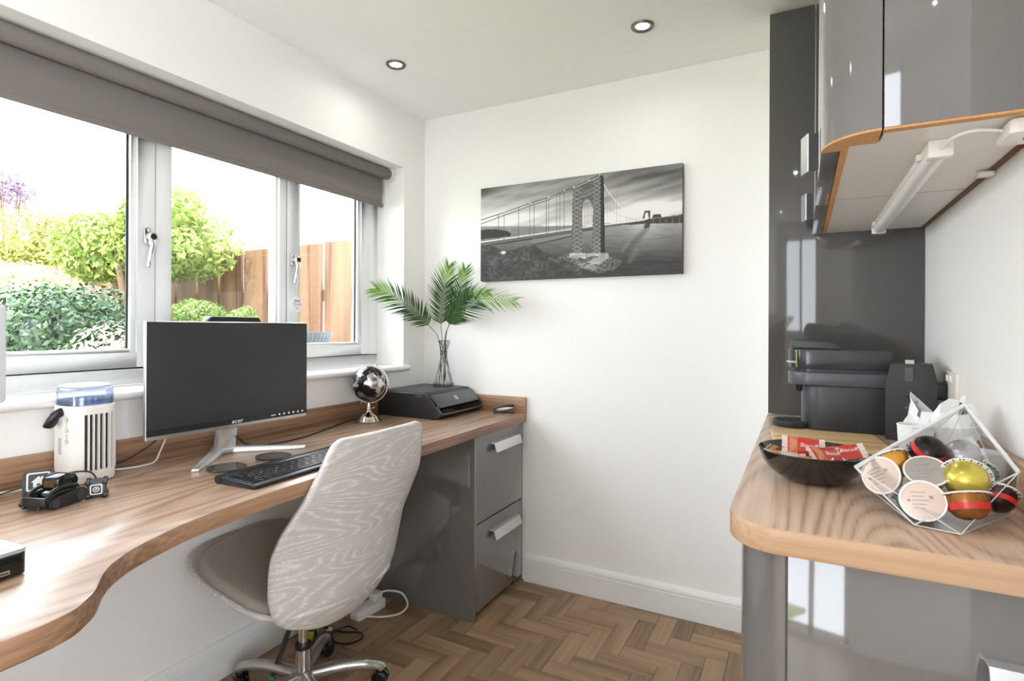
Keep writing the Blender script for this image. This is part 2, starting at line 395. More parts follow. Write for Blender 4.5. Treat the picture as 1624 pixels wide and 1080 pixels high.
# ------------------------------------------------------------------ downlights
def downlight(x, y, label):
    t = thing('ceiling_downlight', label, 'downlight', (x, y, ZT), group='recessed ceiling downlights')
    obj('trim_ring', MB().lathe([(.026, -.001), (.030, -.006), (.040, -.007), (.0425, -.004), (.043, 0), (.026, 0)], 40), mat('dark_nickel', rgb(112, 110, 108), .35, .8), t, smooth=50)
    obj('lens', MB().lathe([(0, -.0035), (.02, -.0035), (.026, -.001), (.026, 0), (0, 0)], 32), mat('lamp_lens', (1, 1, 1), .4, emit=(1, .98, .95), es=9), t, smooth=50)
    ld = bpy.data.lights.new('downlight_lamp', 'AREA'); ld.shape = 'DISK'; ld.size = .05; ld.energy = DOWN_W; ld.color = (1, .965, .92); ld.spread = R(165)
    lo = bpy.data.objects.new('lamp', ld); COL.objects.link(lo); lo.parent = t; lo.location = (0, 0, -.009)
downlight(-1.566, 1.901, 'lit round downlight in the ceiling nearest the window wall')
downlight(-.537, 2.082, 'lit round downlight in the ceiling nearest the glossy grey panel')
for x, y, l in ((-1.45, .35, 'lit downlight over the left part of the desk'), (-.45, .5, 'lit downlight above the middle of the room'), (-1.3, -1.3, 'lit downlight near the glazed door'), (.2, -1.2, 'lit downlight behind the photographer'), (1.5, -.7, 'lit downlight in the side part of the room'), (1.5, -1.9, 'lit downlight in the far rear corner')):
    downlight(x, y, l)

# ================================================================== BLIND
m_blind = noise_mat('grey_blind_fabric', rgb(118, 112, 108), rgb(128, 122, 118), 500, .85, .05)
bl = thing('roller_blind', 'grey roller blind partly lowered across the top of the window', 'blind', (0, 0, 0))
by0, by1 = WY0+.02, 2.298
obj('roll', MB().lathe([(0, 0), (.0265, 0), (.028, .003), (.028, by1-by0-.003), (.0265, by1-by0), (0, by1-by0)], 32).xf(Matrix.Translation((-1.945, by0, 2.066)) @ Matrix.Rotation(R(-90), 4, 'X')), m_blind, bl, smooth=50)
obj('fabric', B(-1.9735, -1.972, by0+.01, by1-.012, 1.91, 2.066), m_blind, bl)
obj('bottom_bar', B(-1.978, -1.967, by0+.008, by1-.008, 1.892, 1.912), m_blind, bl, bevel=.003)
obj('bracket', MB().prism(rrect(-1.98, -1.91, 2.03, 2.094, .012), by1+.002, by1+.008, 'y'), m_white, bl)
ch = MB()
for k in range(40):
    z = 2.03-.0115*k; ch.lathe([(0, -.0022), (.002, -.001), (.002, .001), (0, .0022)], 6, (-1.985, by1+.009, z))
obj('bead_chain', ch, m_white, bl, kind='stuff')

# ================================================================== DESK
desk = thing('desk', 'long wood-effect desk with curved front edge under the window', 'desk', (0, 0, 0))
DXF = -1.215
crv = [(DXF, 1.12), (-1.212, .98), (-1.203, .86), (-1.185, .75), (-1.159, .668), (-1.133, .606), (-1.099, .556), (-1.068, .526), (-1.04, .506), (-1.011, .486), (-.991, .466), (-.97, .439), (-.961, .415), (-.956, .387), (-.954, .34), (-.954, .2)]
edge = [(p.x, p.y) for p in catmull([(a, b, 0) for a, b in crv], 4)]
outline = [(XW+.001, YF-.001), (DXF, YF-.001)]+edge+[(-.954, -.7), (XW+.001, -.7)]
top = obj('worktop', MB().prism(outline, ZD-.041, ZD), m_desk, desk, bevel=.0025, bangle=60)
top.data.materials.append(m_edge)
for pl in top.data.polygons:
    if abs(pl.normal.z) < .5: pl.material_index = 1
obj('upstand', B(XW+.001, XW+.02, -.7, YF-.001, ZD, .912), m_edge, desk, bevel=.0015)
obj('upstand', B(XW+.02, DXF, YF-.02, YF-.001, ZD, .912), wood('walnut_upstand_back', rgb(122, 91, 68), rgb(160, 124, 96), rgb(184, 149, 119), 'X', 5, .38, 120), desk, bevel=.0015)
obj('end_panel', B(XW+.03, -1.0, -.69, -.67, 0, ZD-.041), m_gloss, desk)

# drawer unit
du = thing('drawer_unit', 'glossy grey two-drawer unit under the far end of the desk', 'drawer unit', (-1.5, 2.26, 0))
def L(mb): return mb.xf(Matrix.Translation((1.5, -2.26, 0)))
obj('side_panel', L(B(-1.828, -1.232, 2.022, 2.04, 0, .790)), m_gloss, du, bevel=.001)
obj('carcass', L(B(-1.828, -1.262, 2.0405, 2.478, .06, .790)), m_dark, du)
obj('plinth', L(B(-1.29, -1.272, 2.0405, 2.478, 0, .06)), m_dark, du)
obj('filler_strip', L(B(-1.256, -1.238, 2.482, 2.494, 0, .790)), m_gloss, du)
for z0, z1, hz in ((.412, .786, .737), (.03, .406, .345)):
    d = obj('drawer_front', L(B(-1.256, -1.236, 2.043, 2.479, z0, z1)), m_gloss, du, bevel=.0015)
    h = MB().prism([(-1.236, hz+.006), (-1.236, hz+.002), (-1.216, hz+.002), (-1.203, hz-.036), (-1.2, hz-.034), (-1.2125, hz+.006)], 2.163, 2.415, 'y')
    obj('handle', L(h), m_alu, d)

# ================================================================== WALL PICTURE (printed canvas)
pic = thing('canvas_picture', 'wide black and white canvas print of a suspension bridge over water', 'picture', (-.965, YF, 1.736))
PXa, PXb, PZa, PZb = -1.471, -.459, 1.497, 1.975
obj('canvas_frame', B(-.506, .506, -.0285, 0, -.239, .239), mat('dark_canvas_edge', rgb(70, 69, 67), .8), pic, bevel=.002)
NX, NY = 460, 218
src = np.array([(100, 260), (1503, 85), (1502, 852), (98, 903)], float); dst = np.array([(0, 0), (1, 0), (1, 1), (0, 1)], float)
A = []; bvec = []
for (x, y), (u, v) in zip(src, dst):
    A += [[x, y, 1, 0, 0, 0, -u*x, -u*y], [0, 0, 0, x, y, 1, -v*x, -v*y]]; bvec += [u, v]
hm = np.append(np.linalg.solve(np.array(A), np.array(bvec)), 1).reshape(3, 3); hi = np.linalg.inv(hm)
gu, gv = np.meshgrid((np.arange(NX)+.5)/NX, (np.arange(NY)+.5)/NY)
q = np.stack([gu, gv, np.ones_like(gu)], -1) @ hi.T
PXg, PYg = q[..., 0]/q[..., 2], q[..., 1]/q[..., 2]      # coordinates of the drawing
rng = np.random.default_rng(3)
def vnoise(x, y, seed):
    g = np.random.default_rng(seed).random((64, 64)); xi = np.floor(x).astype(int); yi = np.floor(y).astype(int); fx = x-xi; fy = y-yi
    fx = fx*fx*(3-2*fx); fy = fy*fy*(3-2*fy)
    a = g[yi % 64, xi % 64]; b = g[yi % 64, (xi+1) % 64]; c = g[(yi+1) % 64, xi % 64]; d = g[(yi+1) % 64, (xi+1) % 64]
    return (a*(1-fx)+b*fx)*(1-fy)+(c*(1-fx)+d*fx)*fy
I = np.zeros_like(gu)
# sky with streaked cloud
st = vnoise(PXg/260+PYg/90*.5, (PYg+.22*PXg)/46, 1)*.6+vnoise(PXg/120, (PYg+.25*PXg)/22, 2)*.4
sky = .34+.44*np.clip((PYg-180)/260, 0, 1)+.38*(st-.5)
sky -= .18*np.clip(1-(PXg-100)/230, 0, 1)*np.clip(1-(PYg-260)/160, 0, 1)
sky += .2*np.exp(-((PYg-(470-.19*(PXg-960)))/38)**2)*(PXg > 960)+.1*np.exp(-((PXg-1130)/180)**2-((PYg-330)/90)**2)
I = sky
hor = np.where(PXg < 960, 520+.0*PXg, 500)
wat = .5-.34*np.clip((PYg-510)/260, 0, 1)+.07*(vnoise(PXg/70, PYg/7, 4)-.5)
wat += .16*np.exp(-((PXg-1230)/120)**2)*np.clip(1-(PYg-510)/200, 0, 1)
I = np.where(PYg > hor, wat, I)
def seg(x0, y0, x1, y1, w, val, soft=1.6, a=1.0):
    global I
    dx, dy = x1-x0, y1-y0; t = np.clip(((PXg-x0)*dx+(PYg-y0)*dy)/(dx*dx+dy*dy), 0, 1)
    d = np.hypot(PXg-x0-t*dx, PYg-y0-t*dy); k = np.clip((w/2+soft-d)/(soft*1.5), 0, 1)*a
    I = I*(1-k)+val*k
def poly(pts, val, a=1.0):
    global I
    ins = np.zeros(I.shape, bool); n = len(pts)
    for i in range(n):
        (x0, y0), (x1, y1) = pts[i], pts[(i+1) % n]
        c = ((y0 > PYg) != (y1 > PYg)) & (PXg < (x1-x0)*(PYg-y0)/(y1-y0+1e-9)+x0); ins ^= c
    v = val if np.isscalar(val) else val
    I = np.where(ins, I*(1-a)+v*a, I)
# far banks
poly([(100, 545), (200, 540), (280, 552), (310, 572), (305, 588), (200, 600), (100, 610)], .13)
poly([(310, 540), (500, 528), (735, 516), (735, 530), (400, 560), (310, 566)], .42)
poly([(1080, 512), (1290, 470), (1300, 445), (1350, 440), (1360, 462), (1503, 440), (1503, 502), (1280, 506), (1080, 516)], .16)
for k in range(16): seg(1290+k*13, 470-k*1.3, 1293+k*13, 468-k*1.3, 3, .75, 2)
# dark wooded bank in front
tree = .13+.12*vnoise(PXg/16, PYg/14, 6)*vnoise(PXg/60, PYg/50, 9)*1.6
poly([(98, 650), (180, 660), (300, 690), (400, 660), (470, 650), (540, 700), (640, 735), (740, 780), (860, 830), (900, 856), (98, 904)], tree)
poly([(640, 735), (720, 712), (980, 725), (1090, 765), (1040, 820), (930, 850), (850, 830), (740, 780)], .15+.25*vnoise(PXg/9, PYg/6, 12))
# deck
seg(98, 650, 960, 520, 14, .3); seg(98, 630, 960, 510, 8, .78); seg(98, 662, 960, 532, 9, .16); seg(960, 512, 1240, 480, 7, .82); seg(960, 524, 1240, 488, 7, .22); seg(450, 655, 740, 590, 9, .2); seg(960, 538, 1100, 510, 4, .3)
for k in range(22):
    x = 460+k*13; seg(x, 640-(x-460)*.21, x+8, 606-(x-460)*.16, 2.5, .55, 1.5, .8)
# towers
def tower(dx, v):
    for (a, b, c, d) in ((740, 775, 735, 810), (885, 935, 870, 960)):
        poly([(a, 262 if a < 800 else 205), (b, 250 if a < 800 else 180), (d, 730), (c, 720)], v)
poly([(740, 252), (912, 170), (945, 165), (955, 180), (966, 760), (872, 770), (878, 540), (880, 400), (868, 350), (840, 335), (812, 355), (806, 420), (806, 740), (730, 735)], .24+.1*vnoise(PXg/9, PYg/9, 21))
poly([(932, 168), (955, 180), (966, 760), (935, 762)], .1)
poly([(806, 600), (868, 610), (870, 680), (850, 630), (826, 618), (808, 650)], .38)
for y in range(200, 720, 30):
    for (xa, xb, yo) in ((742, 802, 62), (882, 934, 0)):
        if y+yo < 715:
            seg(xa, y+yo, xb, y+yo+26, 2.5, .62, 1.5, .8); seg(xb, y+yo-6, xa, y+yo+26, 2.5, .62, 1.5, .8)
seg(742, 258, 920, 180, 4, .7); seg(806, 320, 880, 285, 3, .6); seg(806, 300, 880, 262, 3, .5)
for x in (824, 838, 852, 866): seg(x, 352, x, 515, 2, .3, 1.5, .7)
for (x0, x1) in ((720, 830), (845, 985)):
    for k in range(14): seg(x0+(x1-x0)*k/13, 735-10*math.sin(k*.24*math.pi/2), x0+(x1-x0)*k/13, 712, 5, .9, 4, .75)
poly([(700, 735), (770, 715), (835, 722), (770, 752)], .55, .8); poly([(835, 775), (900, 738), (985, 742), (930, 790)], .6, .8)
for k in range(20): seg(770+rng.random()*170, 760+rng.random()*70, 772+rng.random()*170, 762+rng.random()*70, 2, .8, 2, .5)
# cables and hangers
def cable(pts, w, v):
    for a, b in zip(pts, pts[1:]): seg(*a, *b, w, v)
c1 = [(98, 478), (260, 425), (440, 362), (570, 322), (680, 278), (745, 250), (850, 205), (925, 168)]
c2 = [(98, 505), (260, 446), (440, 380), (570, 340), (680, 290), (745, 262)]
cable(c1, 4.5, .2); cable(c2, 4.5, .3)
for a in c1[1:]: seg(a[0], a[1]-2, a[0]+2, a[1]-2, 5, .95, 4)
c3 = [(957, 235), (985, 285), (1040, 350), (1110, 425), (1170, 468), (1210, 474), (1240, 415), (1260, 412), (1290, 440)]
cable(c3, 3.5, .85); cable([(957, 385), (1000, 410), (1070, 450), (1150, 470)], 2, .6)
for x in (222, 262, 362, 440, 470, 556, 572, 628, 650, 680):
    yc = np.interp(x, [p[0] for p in c1], [p[1] for p in c1]); seg(x, yc, x, 640-(x-98)*.15, 2.6, .2, 1.4, .85)
for x in range(980, 1180, 22):
    yc = np.interp(x, [p[0] for p in c3], [p[1] for p in c3]); seg(x, yc, x, 508-(x-960)*.11, 1.6, .35, 1.4, .6)
poly([(1225, 470), (1240, 416), (1278, 414), (1280, 475), (1270, 475), (1262, 430), (1245, 432), (1238, 474)], .2)
poly([(1236, 510), (1280, 505), (1275, 535), (1240, 540)], .2); seg(1250, 545, 1120, 690, 26, .2, 20, .5); seg(1185, 690, 1140, 760, 26, .5, 18, .35); seg(1090, 690, 1130, 640, 16, .45, 10, .4)
for k in range(5): seg(1300+k*45, 480-k*4, 1301+k*45, 520, 6, .6, 6, .3)
seg(250, 704, 262, 702, 12, 1, 10); 
for k in range(40):
    x = 110+rng.random()*330; y = 650+rng.random()*80; seg(x, y, x+rng.random()*16, y-rng.random()*8, 1.5, .6, 1.5, .5)
I = np.clip((I-.45)*1.3+.47, .04, .95)
gm = bpy.data.meshes.new('print')
xs = np.linspace(-.506, .506, NX+1); zs = np.linspace(.239, -.239, NY+1)
vv = np.zeros(((NX+1)*(NY+1), 3), np.float32); Gx, Gz = np.meshgrid(xs, zs); vv[:, 0] = Gx.ravel(); vv[:, 1] = -.0292; vv[:, 2] = Gz.ravel()
ii = (np.arange(NY)[:, None]*(NX+1)+np.arange(NX)[None]).ravel()
fi = np.stack([ii, ii+NX+1, ii+NX+2, ii+1], -1).astype(np.int32)
gm.vertices.add(len(vv)); gm.vertices.foreach_set('co', vv.ravel()); gm.loops.add(fi.size); gm.loops.foreach_set('vertex_index', fi.ravel())
gm.polygons.add(len(fi)); gm.polygons.foreach_set('loop_start', np.arange(0, fi.size, 4, dtype=np.int32)); gm.update(calc_edges=True)
ca = gm.color_attributes.new('tone', 'FLOAT_COLOR', 'CORNER')
srgb = 58/255+I*(240-58)/255; li = np.where(srgb <= .04045, srgb/12.92, ((srgb+.055)/1.055)**2.4).ravel()
colr = np.ones((fi.size, 4), np.float32); colr[:, 0] = np.repeat(li, 4); colr[:, 1] = np.repeat(li*.985, 4); colr[:, 2] = np.repeat(li*.95, 4)
ca.data.foreach_set('color', colr.ravel())
mp_, N_, L_, P_ = newmat('canvas_print'); at = N_.new('ShaderNodeAttribute'); at.attribute_name = 'tone'; L_.new(at.outputs[0], P_.inputs['Base Color']); P_.inputs['Roughness'].default_value = .8; P_.inputs['Specular IOR Level'].default_value = .2
gm.materials.append(mp_); o = bpy.data.objects.new('print', gm); COL.objects.link(o); o.parent = pic

# ================================================================== THINGS ON THE DESK
# monitor -----------------------------------------------------------
mon = thing('monitor', 'wide flat monitor with black screen and silver frame on a splayed stand', 'monitor', (-1.66, 1.21, ZD), R(-3))
# local: screen faces +x, width along y
W2, mz0, mz1 = .281, .092, .441
obj('back_shell', MB().prism(rrect(-W2, W2, mz0, mz1, .004), -.015, .0, 'x'), m_silver, mon, bevel=.003)
obj('back_bulge', MB().prism(rrect(-.17, .17, mz0+.05, mz1-.06, .03), -.055, -.015, 'x'), m_dark, mon, bevel=.01)
scr = noise_mat('screen_black', rgb(44, 45, 48), rgb(50, 51, 54), 800, .42, spec=.45)
obj('screen', MB().prism(rrect(-W2+.002, W2-.002, mz0+.0125, mz1-.002, .002), 0, .0025, 'x'), scr, mon, bevel=.0006)
bz = obj('lower_bezel', B(.0024, .0034, -W2+.0025, W2-.0025, mz0+.0125, mz0+.031), m_blackg, mon)
fr = frame((.0036, -.0, mz0+.0215), (0, 1, 0), (0, 0, 1))
text('maker_logo', 'acer', .019, m_print, bz, fr, .0002, .25, 1.2)
ic = MB()
for k in range(6):
    y = .158+.0195*k; ic.box(.0035, .0039, y, y+.006, mz0+.020, mz0+.026)
ic.box(.0035, .0039, .128, .146, mz0+.021, mz0+.0235)
obj('button_icons', ic, m_print, bz)
obj('neck', MB().prism([(-.085, .004), (-.055, .004), (-.028, .16), (-.045, .16)], -.032, .032, 'y'), m_alu, mon, bevel=.003)
for sg in (-1, 1):
    lg = MB(); P0 = Vector((-.078, sg*.012, 0)); P1 = Vector((.1, sg*.195, 0)); d = (P1-P0).normalized(); n_ = Vector((-d.y, d.x, 0))
    vs = []
    for P_, w_, h_ in ((P0, .022, .02), (P1, .0115, .009)):
        vs += [P_+n_*w_, P_-n_*w_, P_-n_*w_*.75+Vector((0, 0, h_)), P_+n_*w_*.75+Vector((0, 0, h_))]
    lg.add(vs, [(0, 1, 2, 3)[::-1], (4, 5, 6, 7), (0, 1, 5, 4), (1, 2, 6, 5), (2, 3, 7, 6), (3, 0, 4, 7)])
    obj('stand_leg', lg, m_alu, mon, bevel=.002)
obj('stand_heel', MB().prism(rrect(-.105, -.045, -.03, .03, .012), 0, .018), m_alu, mon, bevel=.003)
# black box behind the monitor, on the window board
t = thing('black_case', 'black rounded case on the window board, its top showing above the monitor', 'case', (-1.925, 1.385, WZ0+.027))
obj('casing', MB().prism([(-.118, 0), (.118, 0), (.118, .205), (.103, .232), (.095, .236), (-.095, .236), (-.103, .232), (-.118, .205)], -.02, .02, 'x'), m_black, t, bevel=.003)
obj('foot_stand', MB().prism(rrect(-.035, .035, -.06, .06, .01), 0, .006), m_black, t)
# second screen at the very left edge
t = thing('small_screen', 'pale grey screen on a stand, only its right edge in view at far left', 'screen', (-1.55, .39, ZD))
obj('casing', MB().prism(rrect(-.172, .174, .258, .47, .008), -.01, .012, 'x'), mat('pale_grey_plastic', rgb(205, 206, 212), .35), t, bevel=.003)
obj('display', B(.0121, .0135, -.16, .135, .275, .455), m_blackg, t)
obj('stand_pole', MB().tube([(-.015, 0, .005), (-.02, 0, .15), (-.012, 0, .3)], .012, 12), m_silver, t, smooth=40)
obj('stand_foot', MB().lathe([(0, 0), (.075, 0), (.075, .006), (.07, .008), (0, .008)], 32), m_silver, t, smooth=40)

# evaporative cooler ------------------------------------------------
co = thing('air_cooler', 'white tabletop air cooler with clear water tank and dark slatted grille', 'air cooler', (-1.764, .82, ZD), R(3))
# local +x looks towards the room
rad = .0605
def sq(r, z, n=48, e=3.2):
    out = []
    for k in range(n):
        a = 2*math.pi*k/n; c, s_ = math.cos(a), math.sin(a)
        d = (abs(c)**e+abs(s_)**e)**(-1/e); out.append((r*d*c, r*d*s_, z))
    return out
def sqlathe(prof, n=48, cap=True):
    m = MB(); vs = []
    for r, z in prof: vs += sq(r, z, n)
    fs = [(i*n+k, i*n+(k+1) % n, (i+1)*n+(k+1) % n, (i+1)*n+k) for i in range(len(prof)-1) for k in range(n)]
    if cap: fs += [tuple(range(n))[::-1], tuple(range((len(prof)-1)*n, len(prof)*n))]
    return m.add(vs, fs)
obj('base', sqlathe([(rad-.006, 0), (rad-.002, .002), (rad, .008), (rad, .032)]), m_white, co, smooth=40)
obj('collar', sqlathe([(rad, .186), (rad, .208), (rad-.002, .2105)]), m_white, co, smooth=40)
# body shell with an opening on the front right (angles -45..50 deg)
n = 96; ang = [2*math.pi*k/n for k in range(n)]
def inopen(k):
    a = math.degrees(ang[k]+math.pi/n); a = (a+180) % 360-180
    return -30 < a < 62
ring0 = sq(rad, .032, n); ring1 = sq(rad, .186, n); ri0 = sq(rad-.004, .032, n); ri1 = sq(rad-.004, .186, n)
mb = MB(); fs = []
for k in range(n):
    if not inopen(k): fs += [(k, (k+1) % n, n+(k+1) % n, n+k), (2*n+(k+1) % n, 2*n+k, 3*n+k, 3*n+(k+1) % n)]
mb.add(ring0+ring1+ri0+ri1, fs); obj('body_shell', mb, m_white, co, smooth=40)
obj('filter_core', sqlathe([(rad-.014, .032), (rad-.014, .186)], 48), noise_mat('wet_filter', rgb(48, 46, 46), rgb(74, 72, 72), 240, .7, .4), co, smooth=40)
fm = MB()
for z in [.045+.011*k for k in range(13)]:
    pts = [p for k, p in enumerate(sq(rad-.0105, z, n)) if inopen(k)]
    pts = sorted(pts, key=lambda p: math.atan2(p[1], p[0])); fm.tube(pts, .0011, 5)
obj('inner_guard', fm, m_dark, co)
for a in (-31, -21, -10, 2, 15, 29, 43, 54, 63):
    ar = R(a); c, s_ = math.cos(ar), math.sin(ar); d = (abs(c)**3.2+abs(s_)**3.2)**(-1/3.2)*rad
    mm = B(-.007, .0005, -.0021, .0021, .030, .188).xf(Matrix.Translation((d*c, d*s_, 0)) @ Matrix.Rotation(ar*.55, 4, 'Z'))
    obj('grille_slat', mm, m_white, co)
tank = glass('tank_blue', (.80, .86, .96), .10)
obj('water_tank', sqlathe([(rad-.003, .2105), (rad-.003, .252), (rad-.006, .257), (rad-.012, .259)]), tank, co, smooth=50)
obj('water', sqlathe([(rad-.006, .2115), (rad-.006, .226)]), glass('tank_water', (.72, .80, .94), .12), co, smooth=50)
obj('tank_lid', sqlathe([(rad-.010, .2592), (rad-.008, .262), (rad-.014, .2655), (.02, .266)]), mat('translucent_white', rgb(238, 241, 246), .3), co, smooth=50)
hp = [(.012, -rad-.001, .196), (.012, -rad-.012, .192), (.008, -rad-.024, .176), (.0, -rad-.027, .160), (-.012, -rad-.012, .170), (-.018, -rad-.001, .19)]
obj('carry_handle', MB().tube(catmull(hp, 4), .0055, 8, flat=2.2), m_black, co, smooth=50)
ba = R(-66); bc, bs = math.cos(ba), math.sin(ba); dd = (abs(bc)**3.2+abs(bs)**3.2)**(-1/3.2)*rad
TX = Matrix.Translation((dd*bc, dd*bs, 0)) @ Matrix.Rotation(R(-87), 4, 'Z')
mbp = MB()
for z, w_ in ((.176, .006), (.166, .0025), (.158, .0025), (.147, .006), (.134, .003), (.127, .003), (.117, .006)):
    mbp.add(*(lambda q: (q.v, q.f))(MB().lathe([(w_, -.0002), (w_, .0005), (w_*.75, .0005), (w_*.75, -.0002)], 18).xf(TX @ Matrix.Translation((0, .0, z)) @ Matrix.Rotation(R(90), 4, 'Y'))))
obj('button_rings', mbp, m_grey_print, co)
sl = MB()
for k in range(14): sl.add(*(lambda q: (q.v, q.f))(B(-.0003, .0006, -.034, -.021, .082+.0032*k, .0835+.0032*k).xf(TX)))
obj('side_vent', sl, m_grey_print, co)

# toy robot, its dock and its cube ----------------------------------
dk = thing('robot_dock', 'black charging dock with white house icon behind the toy robot', 'charging dock', (-1.655, .668, ZD), R(-28))
obj('base_plate', MB().prism(rrect(-.02, .05, -.03, .03, .008), 0, .008), m_black, dk, bevel=.002)
dp = MB().prism(rrect(-.031, .031, 0, .062, .007), -.004, .004, 'x')
pl = obj('back_plate', dp, m_dark, dk, bevel=.002, loc=(-.012, 0, .006), rot=(0, R(-10), 0))
fo, fi_ = rrect(-.023, .023, .014, .058, .005), rrect(-.0195, .0195, .0175, .0545, .004)
nn = len(fo); mbq = MB(); mbq.add([(.0045, a, b) for a, b in fo]+[(.0045, a, b) for a, b in fi_], [(k, (k+1) % nn, nn+(k+1) % nn, nn+k) for k in range(nn)]); obj('icon_border', mbq, m_print, pl)
obj('house_icon', MB().prism([(-.014, .035), (0, .049), (.005, .044), (.005, .048), (.009, .048), (.009, .040), (.014, .035), (.010, .035), (.010, .023), (.004, .023), (.004, .031), (-.003, .031), (-.003, .023), (-.010, .023), (-.010, .035)], .0042, .0048, 'x'), m_print, pl)
rb = thing('toy_robot', 'small black tracked toy robot parked by its charging dock', 'toy robot', (-1.575, .675, ZD), R(20)); rb.scale = (1.15, 1.15, 1.15)
# local: long axis along y (front towards -y)
for x in (.024, -.024):
    tr = MB(); pts = []
    for k in range(11): a = R(90+180*k/10); pts.append((-.033+.011*math.cos(a), .0115+.011*math.sin(a)))
    for k in range(11): a = R(-90+180*k/10); pts.append((.024+.015*math.cos(a), .0155+.015*math.sin(a)))
    tk = obj('track', MB().prism(pts, x-.007, x+.007, 'x'), mat('track_rubber', rgb(34, 33, 34), .7), rb, bevel=.0015)
    for y, z, r_ in ((-.033, .0115, .0085), (.024, .0155, .0115)):
        sgx = 1 if x > 0 else -1
        obj('wheel', MB().lathe([(0, 0), (r_, 0), (r_, .002), (r_*.5, .003), (0, .003)], 20).xf(Matrix.Translation((x+.007*sgx, y, z)) @ Matrix.Rotation(R(90*sgx), 4, 'Y')), m_dark, tk, smooth=30)
obj('body', MB().prism([(-.034, .010), (.034, .010), (.038, .026), (.030, .040), (-.004, .043), (-.03, .030)], -.0165, .0165, 'x'), m_blackg, rb, bevel=.003)
obj('head', MB().prism([(-.018, .034), (.022, .032), (.031, .045), (.024, .060), (.002, .066), (-.018, .058)], -.0205, .0205, 'x'), m_blackg, rb, bevel=.005)
obj('face_screen', B(-.012, .012, -.0195, -.0175, .040, .053), mat('amber_badge', rgb(84, 68, 34), .3), rb)
for x in (.0225, -.0225):
    ar = MB().tube(catmull([(x, .022, .036), (x, -.008, .041), (x, -.032, .036), (x, -.046, .022)], 4), .004, 8); ar.tube(catmull([(x, .022, .028), (x, -.008, .031), (x, -.032, .027), (x, -.046, .014)], 4), .0035, 8)
    obj('lift_arm', ar, m_black, rb, smooth=50)
obj('lift_fork', MB().box(-.026, .026, -.052, -.046, .006, .028).box(-.02, -.014, -.058, -.05, .006, .011).box(.014, .02, -.058, -.05, .006, .011), m_black, rb, bevel=.0015)
cu = thing('toy_cube', 'black toy cube with white framed symbol next to the toy robot', 'toy cube', (-1.562, .752, ZD), R(-30))
for sx in (-1, 1):
    for sy in (-1, 1):
        for z in (0, .033): obj('corner', B(*sorted((sx*.012, sx*.0225)), *sorted((sy*.012, sy*.0225)), z, z+.0115), m_black, cu, bevel=.002)
obj('core', B(-.019, .019, -.019, .019, .003, .0415), m_dark, cu, bevel=.002)
for fr in (frame((.0192, 0, .022), (0, 1, 0), (0, 0, 1)), frame((0, -.0192, .022), (1, 0, 0), (0, 0, 1))):
    fo, fi_ = rrect(-.0125, .0125, -.0125, .0125, .004), rrect(-.010, .010, -.010, .010, .003); nn = len(fo)
    mbq = MB(); mbq.add([(a, b, .0006) for a, b in fo]+[(a, b, .0006) for a, b in fi_], [(k, (k+1) % nn, nn+(k+1) % nn, nn+k) for k in range(nn)]); obj('icon_border', mbq.xf(fr), m_print, cu)
    sp = [(.0055*math.cos(a)-.0008, .0055*math.sin(a)) for a in [R(20+28*k) for k in range(12)]]
    obj('icon_symbol', MB().tube([(a, b, .0006) for a, b in sp], .0011, 5).tube([(-.002, -.001, .0006), (.0015, .002, .0006)], .0016, 5).tube([(.0055, -.004, .0006), (.0055, .004, .0006)], .001, 5).xf(fr), m_print, cu)

# mini computer -------------------------------------------------------
t = thing('mini_computer', 'black and silver mini computer at the left edge of the desk', 'computer', (-1.235, .398, ZD), R(4))
obj('chassis', MB().prism(rrect(-.1, .062, -.1, .06, .012), .003, .040), m_blackg, t, bevel=.002)
obj('lid', MB().prism(rrect(-.1005, .0625, -.1005, .0605, .012), .040, .0475), mat('silver_lid', rgb(196, 206, 216), .25, .6), t, bevel=.002)
obj('feet', MB().prism(rrect(-.09, .05, -.09, .05, .012), 0, .003), m_black, t)
us = obj('usb_port', MB().box(.0618, .0632, .017, .034, .010, .0165), mat('usb_metal', rgb(200, 190, 170), .3, .8), t)
obj('usb_slot', B(.0632, .0636, .0185, .0325, .0118, .0142), m_black, us)
obj('status_light', MB().box(.0618, .0628, -.012, -.008, .022, .026), m_grey_print, t)

# coasters ------------------------------------------------------------
for (x, y, lb) in ((-1.53, 1.083, 'round dark glass coaster between the stand foot and the keyboard end'), (-1.531, 1.25, 'round dark glass coaster behind the middle of the keyboard')):
    c = obj('coaster', MB().lathe([(0, 0), (.053, 0), (.055, .002), (.055, .004), (.0535, .0055), (0, .0055)], 48), mat('smoked_glass_disc', rgb(58, 56, 55), .12), loc=(x, y, ZD), smooth=40)
    tag(c, lb, 'coaster', 'round dark coasters')

# keyboard ------------------------------------------------------------
kb = thing('keyboard', 'slim black wireless keyboard on the desk in front of the monitor', 'keyboard', (-1.342, 1.185, ZD), R(2.5))
# local: x towards the sitter, y along the keys
kl = .216
obj('base', MB().prism([(-.078, 0), (.068, 0), (.0745, .004), (.0745, .010), (.07, .0115), (-.055, .0165), (-.06, .019), (-.074, .021), (-.079, .016)], -kl, kl, 'y'), m_black, kb, bevel=.0015)
obj('battery_tube', MB().tube([(-.07, -kl-.001, .0115), (-.07, kl+.001, .0115)], .0115, 16), m_black, kb, smooth=40)
pitch = .019; tilt = math.atan2(.005, .125)
kmesh = {}
rows = [([1]*15, -.046, .011), ([1]*13+[2], -.030, .0165), ([1.5]+[1]*12+[1.5], -.0125, .0165), ([1.75]+[1]*11+[2.25], .005, .0165), ([1.25]+[1]*10+[1.0, 1.0, 1.75], .0225, .0165), ([1.25, 1, 1.25, 5.5, 1, 1, 1, 1, 1, 1][:8]+[1, 1], .040, .0165), ([1]*15, .057, .0165)]
rows = rows[:6]
m_key = mat('key_cap', rgb(24, 24, 27), .3); m_leg = m_print
